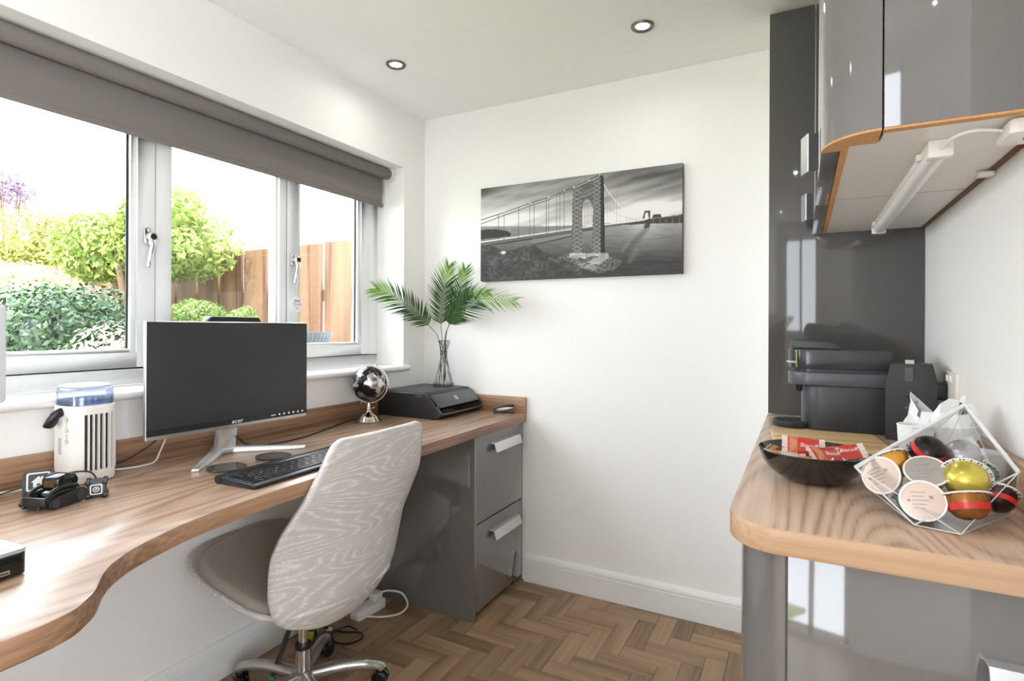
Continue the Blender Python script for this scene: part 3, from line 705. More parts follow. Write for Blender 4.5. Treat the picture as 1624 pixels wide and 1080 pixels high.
legend = ['', '`1234567890-=', ' QWERTYUIOP[]', ' ASDFGHJKL;\'', ' ZXCVBNM,./', '']
for ri, (ws, x, dep) in enumerate(rows):
    tot = sum(ws); sc_ = (2*kl-.012)/tot; y = -kl+.006
    for ci, w_ in enumerate(ws):
        wd = w_*sc_-.0022; z = .0165-(x+.055)*math.tan(tilt)+.0003
        key = (round(wd, 4), dep)
        if key not in kmesh:
            o_ = obj('key', MB().box(-dep/2+.0008, dep/2-.0008, -wd/2, wd/2, 0, .0022), m_key, bevel=.0006, seg=1); kmesh[key] = o_.data; bpy.data.objects.remove(o_)
        k_ = bpy.data.objects.new('key', kmesh[key]); COL.objects.link(k_); k_.parent = kb; k_.location = (x+.006, y+w_*sc_/2, z); k_.rotation_euler = (0, tilt, 0)
        lg_ = legend[ri]
        if lg_ and ci < len(lg_) and lg_[ci] != ' ':
            text('key_legend', lg_[ci], .0072, m_leg, k_, frame((-.001, -.001, .0024), (0, 1, 0), (-1, 0, 0)), .00005)
        y += w_*sc_

# globe ---------------------------------------------------------------
gl = thing('globe', 'small black and silver desk globe on a polished stand', 'globe', (-1.735, 1.928, ZD), R(25))
obj('foot', MB().lathe([(0, 0), (.054, 0), (.056, .004), (.053, .009), (.047, .012), (.043, .022), (.028, .032), (.015, .038), (.009, .05), (.012, .056), (.0085, .062), (.0075, .085), (0, .085)], 40), m_nickel, gl, smooth=50)
GZ, GR = .171, .079
gt, gN, gL, gP = newmat('globe_map')
tcn = gN.new('ShaderNodeTexCoord'); gn = gN.new('ShaderNodeTexNoise'); gn.inputs['Scale'].default_value = 19; gn.inputs['Detail'].default_value = 5; gn.inputs['Roughness'].default_value = .55
gr_ = ramp(gN, [(.49, rgb(22, 22, 26)), (.515, rgb(208, 206, 204))]); gr2 = ramp(gN, [(.49, (.25, .25, .25)), (.515, (.95, .95, .95))])
gL.new(tcn.outputs['Object'], gn.inputs[0]); gL.new(gn.outputs[0], gr_.inputs[0]); gL.new(gn.outputs[0], gr2.inputs[0]); gL.new(gr_.outputs[0], gP.inputs['Base Color']); gL.new(gr2.outputs[0], gP.inputs['Metallic']); gP.inputs['Roughness'].default_value = .16
sp = MB().lathe([(GR*math.sin(R(180*k/24)) if 0 < k < 24 else 0, -GR*math.cos(R(180*k/24))) for k in range(25)], 48)
obj('ball', sp, gt, gl, smooth=60, loc=(0, 0, GZ), rot=(0, R(23), 0))
arc = [( (GR+.008)*math.sin(R(a)), 0, GZ+(GR+.008)*math.cos(R(a))) for a in range(18, 212, 7)]
arc = [Vector((p[0], 0, p[2])) for p in arc]
obj('meridian_arm', MB().tube(arc, .0032, 8), m_nickel, gl, smooth=50)
for a in (23, 203):
    c_ = Vector(((GR+.012)*math.sin(R(a)), 0, GZ+(GR+.012)*math.cos(R(a))))
    obj('pivot_knob', MB().lathe([(0, -.007), (.004, -.006), (.0035, 0), (.0055, .004), (.0045, .009), (0, .0105)], 12, c_), m_nickel, gl, smooth=60)
obj('thumb_screw', MB().tube([(.006, .0, .058), (.024, -.004, .064)], .0018, 8).tube([(.02, -.003, .062), (.027, -.004, .066)], .004, 8), m_nickel, gl, smooth=50)

# printer ---------------------------------------------------------------
pr = thing('printer', 'low black all-in-one printer in the corner of the desk', 'printer', (-1.655, 2.285, ZD))
# local: front towards +x
prof = [(-.175, .0), (.165, 0), (.188, .012), (.192, .03), (.182, .045), (.155, .075), (.125, .108), (.110, .118), (-.165, .118), (-.18, .108), (-.185, .02)]
obj('housing', MB().prism(prof, -.187, .187, 'y'), mat('printer_black', rgb(36, 36, 38), .42), pr, bevel=.006, seg=3)
obj('scanner_lid', MB().prism(rrect(-.168, .098, -.176, .176, .012), .117, .1205), m_dark, pr, bevel=.0015)
obj('lid_gap', B(.098, .106, -.165, .165, .114, .1186), m_black, pr)
fp = MB(); n_ = Vector((.033, 0, .03)).normalized()
# sloping front fascia
pa, pb = Vector((.1265, 0, .1105)), Vector((.187, 0, .051)); dn = Vector((pa.z-pb.z, 0, pb.x-pa.x)).normalized()
ft = frame((pa+pb)/2+dn*.0015, (0, 1, 0), pa-pb)
Hh = (pa-pb).length/2
fas = obj('control_fascia', MB().prism(rrect(-.178, .178, -Hh+.004, Hh-.004, .012), -.004, .003).xf(ft), mat('printer_grey', rgb(72, 74, 78), .3), pr, bevel=.0015)
obj('display', MB().prism(rrect(-.026, .02, -.014, .017, .003), .003, .0036).xf(ft), m_blackg, fas)
obj('lcd', B(-.023, .012, -.012, .015, .0036, .004).xf(ft), mat('lcd_grey', rgb(158, 162, 168), .3), fas)
obj('paper_slot', MB().prism([(.165, .03), (.196, .028), (.196, .047), (.165, .05)], -.168, .168, 'y'), m_blackg, pr)
obj('tray_lip', MB().tube(catmull([(.176, -.186, .062), (.19, -.18, .036), (.198, -.16, .026), (.2, 0, .0245), (.198, .16, .026), (.19, .18, .036)], 6), .0028, 8), m_mid, pr, smooth=50)
obj('side_latch', MB().prism(rrect(.05, .088, .101, .106, .002), -.1885, -.187, 'y'), m_mid, pr)
# wire vase -------------------------------------------------------------
va = thing('wire_vase', 'black wire vase standing on the printer, holding palm fronds', 'vase', (-1.653, 2.40, ZD+.1205), R(12))
hb, ht, hz = .042, .024, .235
vw = MB()
def ringsq(h, z):
    return [(h, -h, z), (h, h, z), (-h, h, z), (-h, -h, z)]
for h, z in ((hb, .002), (hb-.001, .012), (ht, hz)):
    q_ = ringsq(h, z)
    for k in range(4): vw.tube([q_[k], q_[(k+1) % 4]], .0014, 6)
obj('ring_frame', vw, m_black, va)
def onq(h, z, s_):
    q_ = ringsq(h, z); k = int(s_) % 4; f_ = s_-int(s_); a, b_ = Vector(q_[k]), Vector(q_[(k+1) % 4]); return a+(b_-a)*f_
for k in range(14):
    s0 = 4*k/14; s1_ = (s0+(1.25 if k % 2 else -1.25)) % 4
    p0, p2 = onq(hb, .002, s0), onq(ht, hz, s1_); pm_ = (p0+p2)/2; pm_ = Vector((pm_.x*.7, pm_.y*.7, hz*.62))
    obj('wire', MB().tube(catmull([p0, (p0*.5+pm_*.5)*1.0, pm_, p2], 3), .0012, 5), m_black, va)
# palm fronds -------------------------------------------------------------
m_palm = leafmat('palm_leaf', rgb(40, 66, 34), rgb(70, 98, 50), .2, .6, .1); m_palmt = leafmat('palm_leaf_tip', rgb(86, 128, 44), rgb(130, 168, 72), .25, .6, .1)
def frond(label, pts, length_leaf, up, seed):
    rnd = random.Random(seed); P = catmull(pts, 8); base = P[0]
    t = thing('palm_frond', label, 'palm frond', tuple(base), group='palm fronds in the wire vase')
    Q = [p-base for p in P]; m_ = len(Q)
    obj('stem', MB().tube(Q, [.0019*(1-.75*i/(m_-1)) for i in range(m_)], 6), mat('palm_stem', rgb(66, 74, 50), .5), t, smooth=60)
    s0 = int(m_*.42); a_ = MB(); b_ = MB(); nl = 36
    for i in range(nl):
        f_ = i/(nl-1); pos = s0+(m_-1-s0)*(f_**.95); k = min(int(pos), m_-2); p = Q[k].lerp(Q[k+1], pos-k)
        T_ = (Q[min(k+1, m_-1)]-Q[max(k-1, 0)]).normalized(); U_ = Vector(up); side = T_.cross(U_).normalized(); N_2 = side.cross(T_)
        ln = length_leaf*(math.sin(math.pi*(.16+.72*f_))**.7)*(.92+.16*rnd.random())
        for sg in (-1, 1):
            an = R(58-30*f_+rnd.uniform(-4, 4)); d = (T_*math.cos(an)+side*sg*math.sin(an)).normalized()
            w_ = .0046; tip = p+d*ln+N_2*(-.16*ln)+Vector((0, 0, -.05*ln)); mid = p+d*ln*.42+N_2*.02*ln; ww = T_*w_
            mb_ = b_ if f_ > .68 or (f_ > .5 and rnd.random() < .3) else a_
            mb_.add([p-ww*.7, p+ww*.7, mid+ww, tip, mid-ww], [(0, 1, 2, 4), (2, 3, 4)])
    obj('leaflets', a_, m_palm, t); obj('tip_leaflets', b_, m_palmt, t)
vb = Vector((-1.653, 2.40, ZD+.125))
frond('palm frond arching left towards the window reveal', [vb+Vector((-.005, -.01, .02)), (-1.672, 2.385, 1.19), (-1.705, 2.345, 1.265), (-1.755, 2.30, 1.335), (-1.84, 2.235, 1.415), (-1.915, 2.18, 1.455)], .12, (.5, -.8, .3), 1)
frond('upright palm frond in the middle of the vase, left of two', [vb+Vector((.0, .0, .02)), (-1.655, 2.39, 1.19), (-1.65, 2.37, 1.27), (-1.63, 2.35, 1.37), (-1.605, 2.335, 1.47), (-1.57, 2.32, 1.565)], .115, (.45, -.85, .1), 2)
frond('upright palm frond leaning right below the picture', [vb+Vector((.005, .005, .02)), (-1.645, 2.40, 1.19), (-1.62, 2.395, 1.27), (-1.575, 2.385, 1.36), (-1.535, 2.37, 1.455), (-1.495, 2.355, 1.55)], .1, (.45, -.85, .1), 3)
frond('palm frond arching right in front of the back wall', [vb+Vector((.01, .0, .02)), (-1.64, 2.39, 1.19), (-1.60, 2.37, 1.27), (-1.53, 2.345, 1.33), (-1.40, 2.31, 1.395), (-1.19, 2.30, 1.385)], .125, (.5, -.8, .3), 4)
frond('small palm frond curving up and over to the right', [vb+Vector((.008, .004, .02)), (-1.637, 2.395, 1.2), (-1.595, 2.38, 1.30), (-1.535, 2.36, 1.385), (-1.45, 2.34, 1.43), (-1.34, 2.32, 1.43)], .085, (.5, -.8, .3), 5)
# stapler -----------------------------------------------------------------
sp_ = thing('stapler', 'small open black stapler at the far right end of the desk', 'stapler', (-1.315, 2.435, ZD), R(24))
obj('base_arm', MB().prism([(-.05, 0), (.05, 0), (.05, .006), (-.02, .009), (-.05, .018)], -.009, .009, 'y'), m_black, sp_, bevel=.0015)
obj('magazine', MB().prism([(-.048, .012), (-.012, .012), (.046, .026), (.046, .031), (-.048, .03)], -.006, .006, 'y'), m_silver, sp_, bevel=.001)
obj('top_arm', MB().prism([(-.052, .016), (-.046, .03), (.042, .046), (.05, .044), (.049, .035), (-.02, .026)], -.0095, .0095, 'y'), m_black, sp_, bevel=.002)
obj('hinge', MB().tube([(-.042, -.0105, .018), (-.042, .0105, .018)], .006, 12), m_dark, sp_, smooth=40)
# hanging tag ---------------------------------------------------------------
tg = thing('hanging_tag', 'round white tag hanging from the right window handle, printed best TEAM', 'tag', (-2.0, 1.7525, 1.375), R(-8))
obj('disc', MB().lathe([(0, 0), (.030, 0), (.030, .003), (0, .003)], 36).xf(Matrix.Translation((0, 0, -.018)) @ Matrix.Rotation(R(90), 4, 'Y') @ Matrix.Diagonal((1.2, .95, 1, 1))), m_paper, tg, smooth=40)
text('script_word', 'best', .017, m_dark, tg, frame((.0034, 0, .0), (0, 1, 0), (0, 0, 1)), .0002, .3)
text('team_word', 'TEAM', .0185, mat('red_print', rgb(206, 110, 108), .5), tg, frame((.0034, 0, -.0175), (0, 1, 0), (0, 0, 1)), .0002)
text('small_words', 'ever', .009, m_dark, tg, frame((.0034, 0, -.032), (0, 1, 0), (0, 0, 1)), .0002)
obj('string', MB().tube([(.001, 0, .016), (.004, -.001, .06), (.012, -.002, .182)], .0007, 5), m_paper, tg)
# cables ----------------------------------------------------------------------
def cable_(label, name, pts, r, m_, cat='cable'):
    o_ = obj(name, MB().tube(catmull(pts, 7), r, 7), m_, smooth=60); tag(o_, label, cat); return o_
zc = ZD+.003
cable_('thin black cable running from the monitor to the globe along the desk', 'power_cable', [(-1.70, 1.24, zc+.05), (-1.71, 1.29, zc+.012), (-1.70, 1.36, zc), (-1.69, 1.5, zc), (-1.74, 1.68, zc), (-1.80, 1.84, zc), (-1.815, 2.0, zc), (-1.82, 2.12, zc)], .0028, m_black)
cable_('white cable curling from the air cooler up behind the monitor', 'white_cable', [(-1.80, .90, zc), (-1.775, .94, zc), (-1.77, .98, zc), (-1.785, 1.02, zc+.002), (-1.81, 1.05, zc+.025), (-1.815, 1.07, zc+.06)], .0028, m_white)
cable_('thin black cable between the air cooler and the monitor back', 'black_cable', [(-1.82, .89, zc+.01), (-1.81, .94, zc+.016), (-1.808, 1.0, zc+.04), (-1.80, 1.05, zc+.075)], .0022, m_black)
cable_('black cable looping over the toy robot in front of the air cooler', 'usb_cable', [(-1.74, .40, zc), (-1.72, .52, zc), (-1.70, .62, zc+.02), (-1.68, .69, zc+.035), (-1.655, .735, zc+.048), (-1.635, .77, zc+.045), (-1.62, .78, zc+.025), (-1.625, .79, zc)], .0022, m_black)
cable_('white cable lying left of the robot dock', 'charger_cable', [(-1.76, .46, zc), (-1.74, .55, zc+.01), (-1.735, .64, zc+.012), (-1.725, .70, zc+.014), (-1.715, .738, zc+.018)], .0036, m_white)
# ================================================================== CHAIR
chr_ = thing('desk_chair', 'white wood-grain swivel chair with curved shell back pulled up to the desk', 'chair', (-1.488, 1.338, 0))
def white_grain(n):
    m, N, L_, P = newmat(n)
    tc = N.new('ShaderNodeTexCoord'); mp = N.new('ShaderNodeMapping'); mp.inputs['Scale'].default_value = (.6, .22, 1.5); mp.inputs['Rotation'].default_value = (R(-10), 0, 0)
    L_.new(tc.outputs['Object'], mp.inputs[0])
    n1 = N.new('ShaderNodeTexNoise'); n1.inputs['Scale'].default_value = 4.2; n1.inputs['Detail'].default_value = 1.5; L_.new(mp.outputs[0], n1.inputs[0])
    mu = N.new('ShaderNodeMath'); mu.operation = 'MULTIPLY'; mu.inputs[1].default_value = 34; L_.new(n1.outputs[0], mu.inputs[0])
    pp_ = N.new('ShaderNodeMath'); pp_.operation = 'PINGPONG'; pp_.inputs[1].default_value = .5; L_.new(mu.outputs[0], pp_.inputs[0])
    n2 = N.new('ShaderNodeTexNoise'); n2.inputs['Scale'].default_value = 160; mp2 = N.new('ShaderNodeMapping'); mp2.inputs['Scale'].default_value = (1, .12, 1); mp2.inputs['Rotation'].default_value = (R(-14), 0, 0); L_.new(tc.outputs['Object'], mp2.inputs[0]); L_.new(mp2.outputs[0], n2.inputs[0])
    ma = N.new('ShaderNodeMath'); ma.operation = 'MULTIPLY_ADD'; ma.inputs[1].default_value = .7; L_.new(n2.outputs[0], ma.inputs[0]); L_.new(pp_.outputs[0], ma.inputs[2])
    rp = ramp(N, [(.34, rgb(236, 234, 231)), (.5, rgb(215, 212, 208)), (.8, rgb(208, 205, 201))]); L_.new(ma.outputs[0], rp.inputs[0]); L_.new(rp.outputs[0], P.inputs['Base Color'])
    P.inputs['Roughness'].default_value = .38
    b_ = N.new('ShaderNodeBump'); b_.inputs['Strength'].default_value = .12; b_.inputs['Distance'].default_value = .001; L_.new(ma.outputs[0], b_.inputs['Height']); L_.new(b_.outputs[0], P.inputs['Normal'])
    return m
m_wg = white_grain('white_ash_grain'); m_leather = noise_mat('pale_leather', rgb(182, 174, 164), rgb(192, 185, 175), 160, .4, .08)
bw = [(.335, .03), (.338, .07), (.345, .11), (.362, .155), (.39, .222), (.43, .258), (.49, .276), (.56, .283), (.63, .286), (.68, .281), (.74, .266), (.80, .246), (.86, .224), (.90, .212), (.92, .205), (.932, .197), (.940, .183), (.944, .165), (.9465, .13), (.947, .07)]
def smooth_w(z):
    return interp(z, bw)
def back_pt(s_, v, off=0):
    z = .335+(.943-.335)*(.5-.5*math.cos(math.pi*s_)); w_ = smooth_w(z); y = (2*v-1)*w_
    x = .35-(.93-z)*.22-interp(z, [(.33, 1.15), (.6, 1.15), (.7, .85), (.78, .5), (.95, .35)])*y*y-off
    if z < .46: x -= (.46-z)**2*2.2
    return (x, y, z)
bs_ = obj('back_shell', MB().grid(lambda u, v: back_pt(u, v), 44, 33), m_wg, chr_, smooth=60)
md = bs_.modifiers.new('thickness', 'SOLIDIFY'); md.thickness = .016; md.offset = 0
def back_pad(u, v):
    p = back_pt(.10+.84*u, .06+.88*v); b_ = .028*(max(0, math.sin(math.pi*u))**.35)*(max(0, math.sin(math.pi*v))**.35); return (p[0]-.0085-b_, p[1], p[2])
obj('back_pad', MB().grid(back_pad, 24, 21), m_leather, chr_, smooth=60)
def seat_out(a):
    c_, s_ = math.cos(a), math.sin(a); lx = .235 if c_ > 0 else .34; e_ = 3.0
    d_ = (abs(c_/lx)**e_+abs(s_/.278)**e_)**(-1/e_); return d_*c_, d_*s_
def rim_z(x): return interp(x, [(-.34, .51), (-.18, .485), (0, .452), (.1, .432), (.24, .42)])
def seat_pt(u, v, k=1.0):
    x, y = seat_out(2*math.pi*u); s_ = v*k; zr = rim_z(x)
    return (x*s_, y*s_, .385+(zr-.385)*s_**3.2)
ss = obj('seat_shell', MB().grid(lambda u, v: seat_pt(u, .04+.96*v), 65, 16), m_wg, chr_, smooth=60); md = ss.modifiers.new('thickness', 'SOLIDIFY'); md.thickness = .015; md.offset = 0
def seat_pad(u, v):
    x, y = seat_out(2*math.pi*u); s_ = .03+.92*v; zr = rim_z(x*s_); e_ = max(0, 1-v**5)
    return (x*s_, y*s_, (zr-.008 if v > .995 else zr+.006+.022*e_**.6-.018*(1-v*v)))
obj('seat_pad', MB().grid(seat_pad, 65, 18), m_leather, chr_, smooth=60)
obj('mount_plate', MB().prism(rrect(-.09, .09, -.08, .08, .02), .325, .355), m_black, chr_)
obj('gas_lift', MB().lathe([(0, .19), (.0145, .19), (.0145, .33), (0, .33)], 24), m_chrome, chr_, smooth=40)
obj('lift_collar', MB().lathe([(0, .178), (.026, .178), (.028, .184), (.026, .192), (0, .192)], 24), m_black, chr_, smooth=40)
obj('lower_column', MB().lathe([(0, .07), (.0255, .07), (.0255, .178), (0, .178)], 24), m_chrome, chr_, smooth=40)
obj('base_hub', MB().lathe([(0, .06), (.036, .06), (.04, .075), (.034, .1), (.0265, .105), (0, .105)], 24), m_silver, chr_, smooth=40)
m_arm = mat('base_grey_metal', rgb(186, 182, 178), .22, .75)
for k in range(5):
    a = R(47+72*k); c_, s_ = math.cos(a), math.sin(a)
    pts = [(.03*c_, .03*s_, .085), (.12*c_, .12*s_, .09), (.20*c_, .20*s_, .083), (.25*c_, .25*s_, .068), (.262*c_, .262*s_, .056)]
    lg = obj('base_leg', MB().tube(catmull(pts, 5), [.021]*6+[.019]*6+[.017]*8+[.013], 12), m_arm, chr_, smooth=50)
    wx, wy = .255*c_, .255*s_; tw = a+R(60); n_ = Vector((math.cos(tw), math.sin(tw), 0))
    cs = obj('caster', MB().tube([(wx, wy, .028), (wx, wy, .062)], .008, 10), m_black, lg, smooth=40)
    for sg in (-1, 1):
        o_ = Vector((wx, wy, .0265))+n_*.013*sg
        w_ = MB().lathe([(0, -.008), (.022, -.008), (.026, -.005), (.026, .005), (.022, .008), (0, .008)], 24).xf(Matrix.Translation(o_) @ Vector((0, 0, 1)).rotation_difference(n_).to_matrix().to_4x4())
        obj('caster_wheel', w_, m_blackg, lg, smooth=40)
# things on the floor under the desk -------------------------------------
ps = thing('power_strip', 'white power strip with plug under the desk beside the drawer unit', 'power strip', (-1.69, 1.88, .0), R(-5))
obj('strip_body', MB().prism(rrect(-.03, .03, -.08, .08, .01), .0, .04), m_white, ps, bevel=.004)
obj('socket_face', MB().prism(rrect(-.02, .02, -.06, -.015, .006), .04, .042), m_paper, ps)
obj('plug', MB().prism(rrect(-.022, .022, .02, .068, .008), .042, .075), m_white, ps, bevel=.005)
cable_('white cable looping onto the floor beside the drawer unit', 'white_cable', [(-1.685, 1.95, .06), (-1.66, 1.98, .062), (-1.60, 2.0, .055), (-1.555, 1.985, .02), (-1.555, 1.93, .006), (-1.60, 1.875, .006), (-1.65, 1.85, .006), (-1.72, 1.82, .004)], .0045, m_white)
cable_('black cable coiled on the floor behind the chair column', 'black_cable', [(-1.78, 1.70, .005), (-1.68, 1.70, .006), (-1.60, 1.73, .008), (-1.56, 1.70, .01), (-1.58, 1.645, .01), (-1.64, 1.63, .01), (-1.68, 1.66, .02), (-1.65, 1.71, .03), (-1.60, 1.71, .03)], .004, m_black)
ad = thing('power_adapter', 'black power adapter with white plug tip on the floor under the desk', 'adapter', (-1.675, 1.60, 0), R(30))
obj('brick', MB().prism(rrect(-.03, .03, -.055, .055, .008), 0, .03), m_black, ad, bevel=.004)
obj('plug_tip', MB().tube([(.0, .055, .018), (.01, .085, .02)], .009, 10), m_white, ad, smooth=40)
yb_ = thing('yellow_case', 'small yellow and black case on the floor behind the chair column', 'case', (-1.76, 1.61, 0), R(20))
obj('case_body', MB().prism(rrect(-.03, .03, -.035, .035, .012), 0, .036), mat('yellow_plastic', rgb(214, 206, 40), .4), yb_, bevel=.004)
obj('grip_band', MB().prism(rrect(-.031, .031, -.012, .012, .004), 0, .037), m_black, yb_)
pk = thing('black_strap', 'black strap with green and white marking hanging beside the chair column', 'strap', (-1.59, 1.265, 0))
A_, B_ = Vector((0, 0, .008)), Vector((.01, .17, .345))
obj('shaft', MB().tube([A_, A_.lerp(B_, .3), A_.lerp(B_, .6), B_], [.010, .011, .011, .009], 10, flat=.6), m_black, pk, smooth=40)
for f0, f1, cc in ((.10, .12, rgb(70, 160, 100)), (.13, .15, rgb(230, 230, 230)), (.16, .19, rgb(70, 160, 100))):
    obj('marking', MB().tube([A_.lerp(B_, f0), A_.lerp(B_, f1)], .0115, 10, flat=.62), mat('mark_%d' % int(f0*100), cc, .5), pk, smooth=40)

# ================================================================== KITCHEN SIDE
kw = thing('kitchen_worktop', 'wood-effect kitchen worktop with rounded corner along the right wall', 'worktop', (.12, 1.5, ZC))
CF = .947
oc = [(-.109+.078*(1-math.sin(R(a))), CF+.085*(1-math.cos(R(a)))) for a in range(90, -1, -6)]
ol = [(-.109, YP-.001)]+oc+[(XR-.001, CF), (XR-.001, YP-.001)]
top = obj('worktop', MB().prism([(a-.12, b-1.5) for a, b in ol], -.041, 0), m_counter, kw, bevel=.003, bangle=60)
top.data.materials.append(m_edge); top.data.materials.append(m_counterX)
for pl in top.data.polygons:
    if abs(pl.normal.z) < .5: pl.material_index = 2 if abs(pl.normal.y) > .35 else 1
obj('upstand', B(XR-.02-.12, XR-.001-.12, CF-1.5, YP-.001-1.5, 0, .076), m_edge, kw, bevel=.0015)
ku = thing('base_cabinet', 'glossy grey base cabinet with curved corner under the kitchen worktop', 'cabinet', (.12, 1.5, 0))
def K(mb): return mb.xf(Matrix.Translation((-.12, -1.5, 0)))
BF = .972
cpts = [(-.022, BF)]+[(-.022-.07*math.sin(R(a)), BF+.08*(1-math.cos(R(a)))) for a in range(6, 91, 6)]+[(-.092, 1.12)]
inner = [(a+.016, b+.014) if b < 1.05 else (a+.018, b) for a, b in cpts]
obj('curved_panel', K(MB().prism(cpts+inner[::-1], .1, .908)), m_gloss, ku, smooth=40)
obj('door', K(B(-.0185, XR-.004, BF, BF+.018, .1, .907)), m_gloss, ku, bevel=.0012)
obj('side_panel', K(B(-.092, -.074, 1.123, YP-.002, .1, .908)), m_gloss, ku, bevel=.001)
obj('carcass', K(B(-.06, XR-.003, BF+.03, YP-.002, .1, .909)), m_mel, ku)
obj('plinth', K(B(-.03, XR-.003, BF+.055, YP-.002, 0, .1)), m_dark, ku)
hz = .812
obj('handle', K(MB().prism([(BF, hz), (BF, hz-.004), (BF-.019, hz-.004), (BF-.032, hz-.04), (BF-.035, hz-.038), (BF-.022, hz)], .223, .345, 'x')), m_alu, ku)
# splashback
sb = tag(obj('splashback_panel', B(-.107, XR-.001, YP, YP+.0115, ZC+.001, ZT-.002), m_panel, bevel=.001), 'tall glossy charcoal splashback panel at the end of the worktop', 'splashback')
# wall cabinet
UZ0, UZ1 = 1.592, 2.33
uc = thing('wall_cabinet', 'glossy grey wall cabinet with curved end above the kitchen worktop', 'cabinet', (.2, 1.65, UZ0))
def U(mb): return mb.xf(Matrix.Translation((-.2, -1.65, -UZ0)))
cc = [(.117-.086*math.sin(R(a)), 1.10+.095*(1-math.cos(R(a)))) for a in range(0, 91, 6)]
obj('curved_door', U(MB().prism(cc+[(.063, 1.195), (.071, 1.172), (.117, 1.172)], UZ0+.002, UZ1)), m_gloss, uc, smooth=40)
obj('curved_door_edge', U(MB().prism(cc+[(.063, 1.195), (.071, 1.172), (.117, 1.172)], UZ0-.002, UZ0+.0019)), m_mdf, uc)
obj('end_door', U(B(.1195, XR-.002, 1.10, 1.118, UZ0+.002, UZ1)), m_gloss, uc, bevel=.001)
obj('end_door_edge', U(B(.1195, XR-.002, 1.10, 1.118, UZ0-.002, UZ0+.0019)), m_mdf, uc)
for y0, y1, hy in ((1.198, 1.70, 1.45), (1.704, YP-.004, 2.09)):
    d = obj('door', U(B(.031, .061, y0, y1, UZ0, UZ1)), m_gloss, uc, bevel=.001)
    obj('handle', U(MB().prism([(.031, hy-.004), (.031, hy), (.012, hy), (.0, hy+.034), (-.003, hy+.033), (.0095, hy-.004)], 1.622, 1.708)), m_dark, d)
    obj('handle_lip', U(MB().prism([(.0095, hy-.0045), (.0125, hy-.0045), (-.0, hy+.034), (-.0035, hy+.033)], 1.6215, 1.7085)), m_alu, d)
obj('carcass', U(MB().prism([(.066, 1.174), (.122, 1.174), (.122, 1.121), (XR-.002, 1.121), (XR-.002, YP-.003), (.066, YP-.003)], UZ0, UZ1-.002)), m_mel, uc)
obj('carcass_edge', U(B(.0625, .0745, 1.174, YP-.003, UZ0-.0015, UZ0+.02)), m_mdf, uc)
obj('wall_batten', U(B(XR-.012, XR-.002, 1.3, YP-.004, UZ0-.004, UZ0)), mat('dark_wood_batten', rgb(110, 76, 48), .6), uc)
obj('underside_join', U(B(.076, XR-.013, 1.652, 1.6535, UZ0-.0006, UZ0)), mat('join_grey', rgb(150, 148, 144), .6), uc)
# batten lamp
bt = thing('under_cabinet_lamp', 'slim white strip lamp fixed under the wall cabinet', 'strip lamp', (.214, 1.65, UZ0))
obj('housing', B(-.018, .018, -.44, .44, -.016, 0), m_white, bt, bevel=.003)
obj('diffuser', MB().prism([(-.016, -.016), (.016, -.016), (.015, -.024), (.008, -.03), (-.008, -.03), (-.015, -.024)], -.425, .425, 'y'), mat('frosted_diffuser', rgb(240, 240, 238), .3), bt, smooth=50)
for s_ in (-1, 1): obj('end_cap', B(-.0185, .0185, *sorted((s_*.425, s_*.448)), -.0315, 0), m_white, bt, bevel=.003)
obj('switch_clip', MB().box(-.024, -.018, -.375, -.36, -.016, -.004).box(-.024, -.018, .36, .375, -.016, -.004), m_white, bt)
cable_('thin white lead from the strip lamp to the junction box', 'lamp_lead', [(.214, 1.205, 1.574), (.222, 1.165, 1.580), (.245, 1.15, 1.584), (.27, 1.155, 1.583), (.292, 1.165, 1.58)], .003, m_white)
jb = thing('junction_box', 'white junction box under the wall cabinet by the right wall', 'junction box', (.315, 1.165, UZ0))
obj('box_body', MB().prism(rrect(-.028, .024, -.04, .04, .01), -.026, -.0022), m_white, jb, bevel=.004)
obj('screw', MB().lathe([(0, -.0275), (.003, -.0275), (.003, -.026), (0, -.026)], 10), m_dark, jb)
sc_ = tag(obj('cable_clip', MB().prism(rrect(XR-.03, XR-.002, 1.47, 1.49, .004), UZ0-.014, UZ0-.004), m_white, bevel=.002), 'tiny white clip between the wall cabinet and right wall', 'clip')

# ---------------------------------------------------------------- on the worktop
cb = thing('chopping_board', 'pale wooden chopping board lying behind the black bowl', 'chopping board', (.06, 1.72, ZC), R(5))
obj('board', MB().prism(rrect(-.132, .132, -.14, .125, .012), 0, .012), wood('bamboo', rgb(204, 166, 112), rgb(222, 188, 136), rgb(234, 204, 156), 'X', 8, .45, 90), cb, bevel=.002)
# coffee machine (faces -x)
cm = thing('coffee_machine', 'dark grey capsule coffee machine against the glossy panel', 'coffee machine', (.08, 1.985, ZC))
def stad(xl, xr, hw, n=14, k=.9):
    out = [(xr, -hw), (xr, hw)]
    for i in range(n+1):
        a = R(90+180*i/n); out.append((xl+hw*k+hw*k*math.cos(a), hw*math.sin(a)))
    return out
m_cm = mat('machine_matt', rgb(60, 61, 64), .4); m_cmg = mat('machine_gloss', rgb(58, 60, 64), .12); m_cml = mat('machine_satin', rgb(84, 88, 94), .3)
obj('body', MB().prism(stad(-.075, .145, .058), .0, .135), m_cm, cm, bevel=.003)
obj('lower_head', MB().prism(stad(-.118, .145, .064), .135, .176), m_cml, cm, bevel=.005, seg=3)
obj('head_gap', MB().prism(stad(-.108, .145, .058), .176, .186), m_black, cm)
uh = obj('upper_head', MB().prism(stad(-.118, .152, .064), .186, .246), m_cmg, cm, bevel=.004, seg=3)
obj('lid_knob', MB().prism([(-.108, .246), (.03, .246), (.0, .268), (-.075, .275), (-.108, .275)], -.048, .048, 'y'), m_cm, cm, bevel=.005)
obj('spout', MB().lathe([(0, .112), (.012, .112), (.016, .135), (0, .135)], 16, (-.085, 0, 0)), m_black, cm, smooth=40)
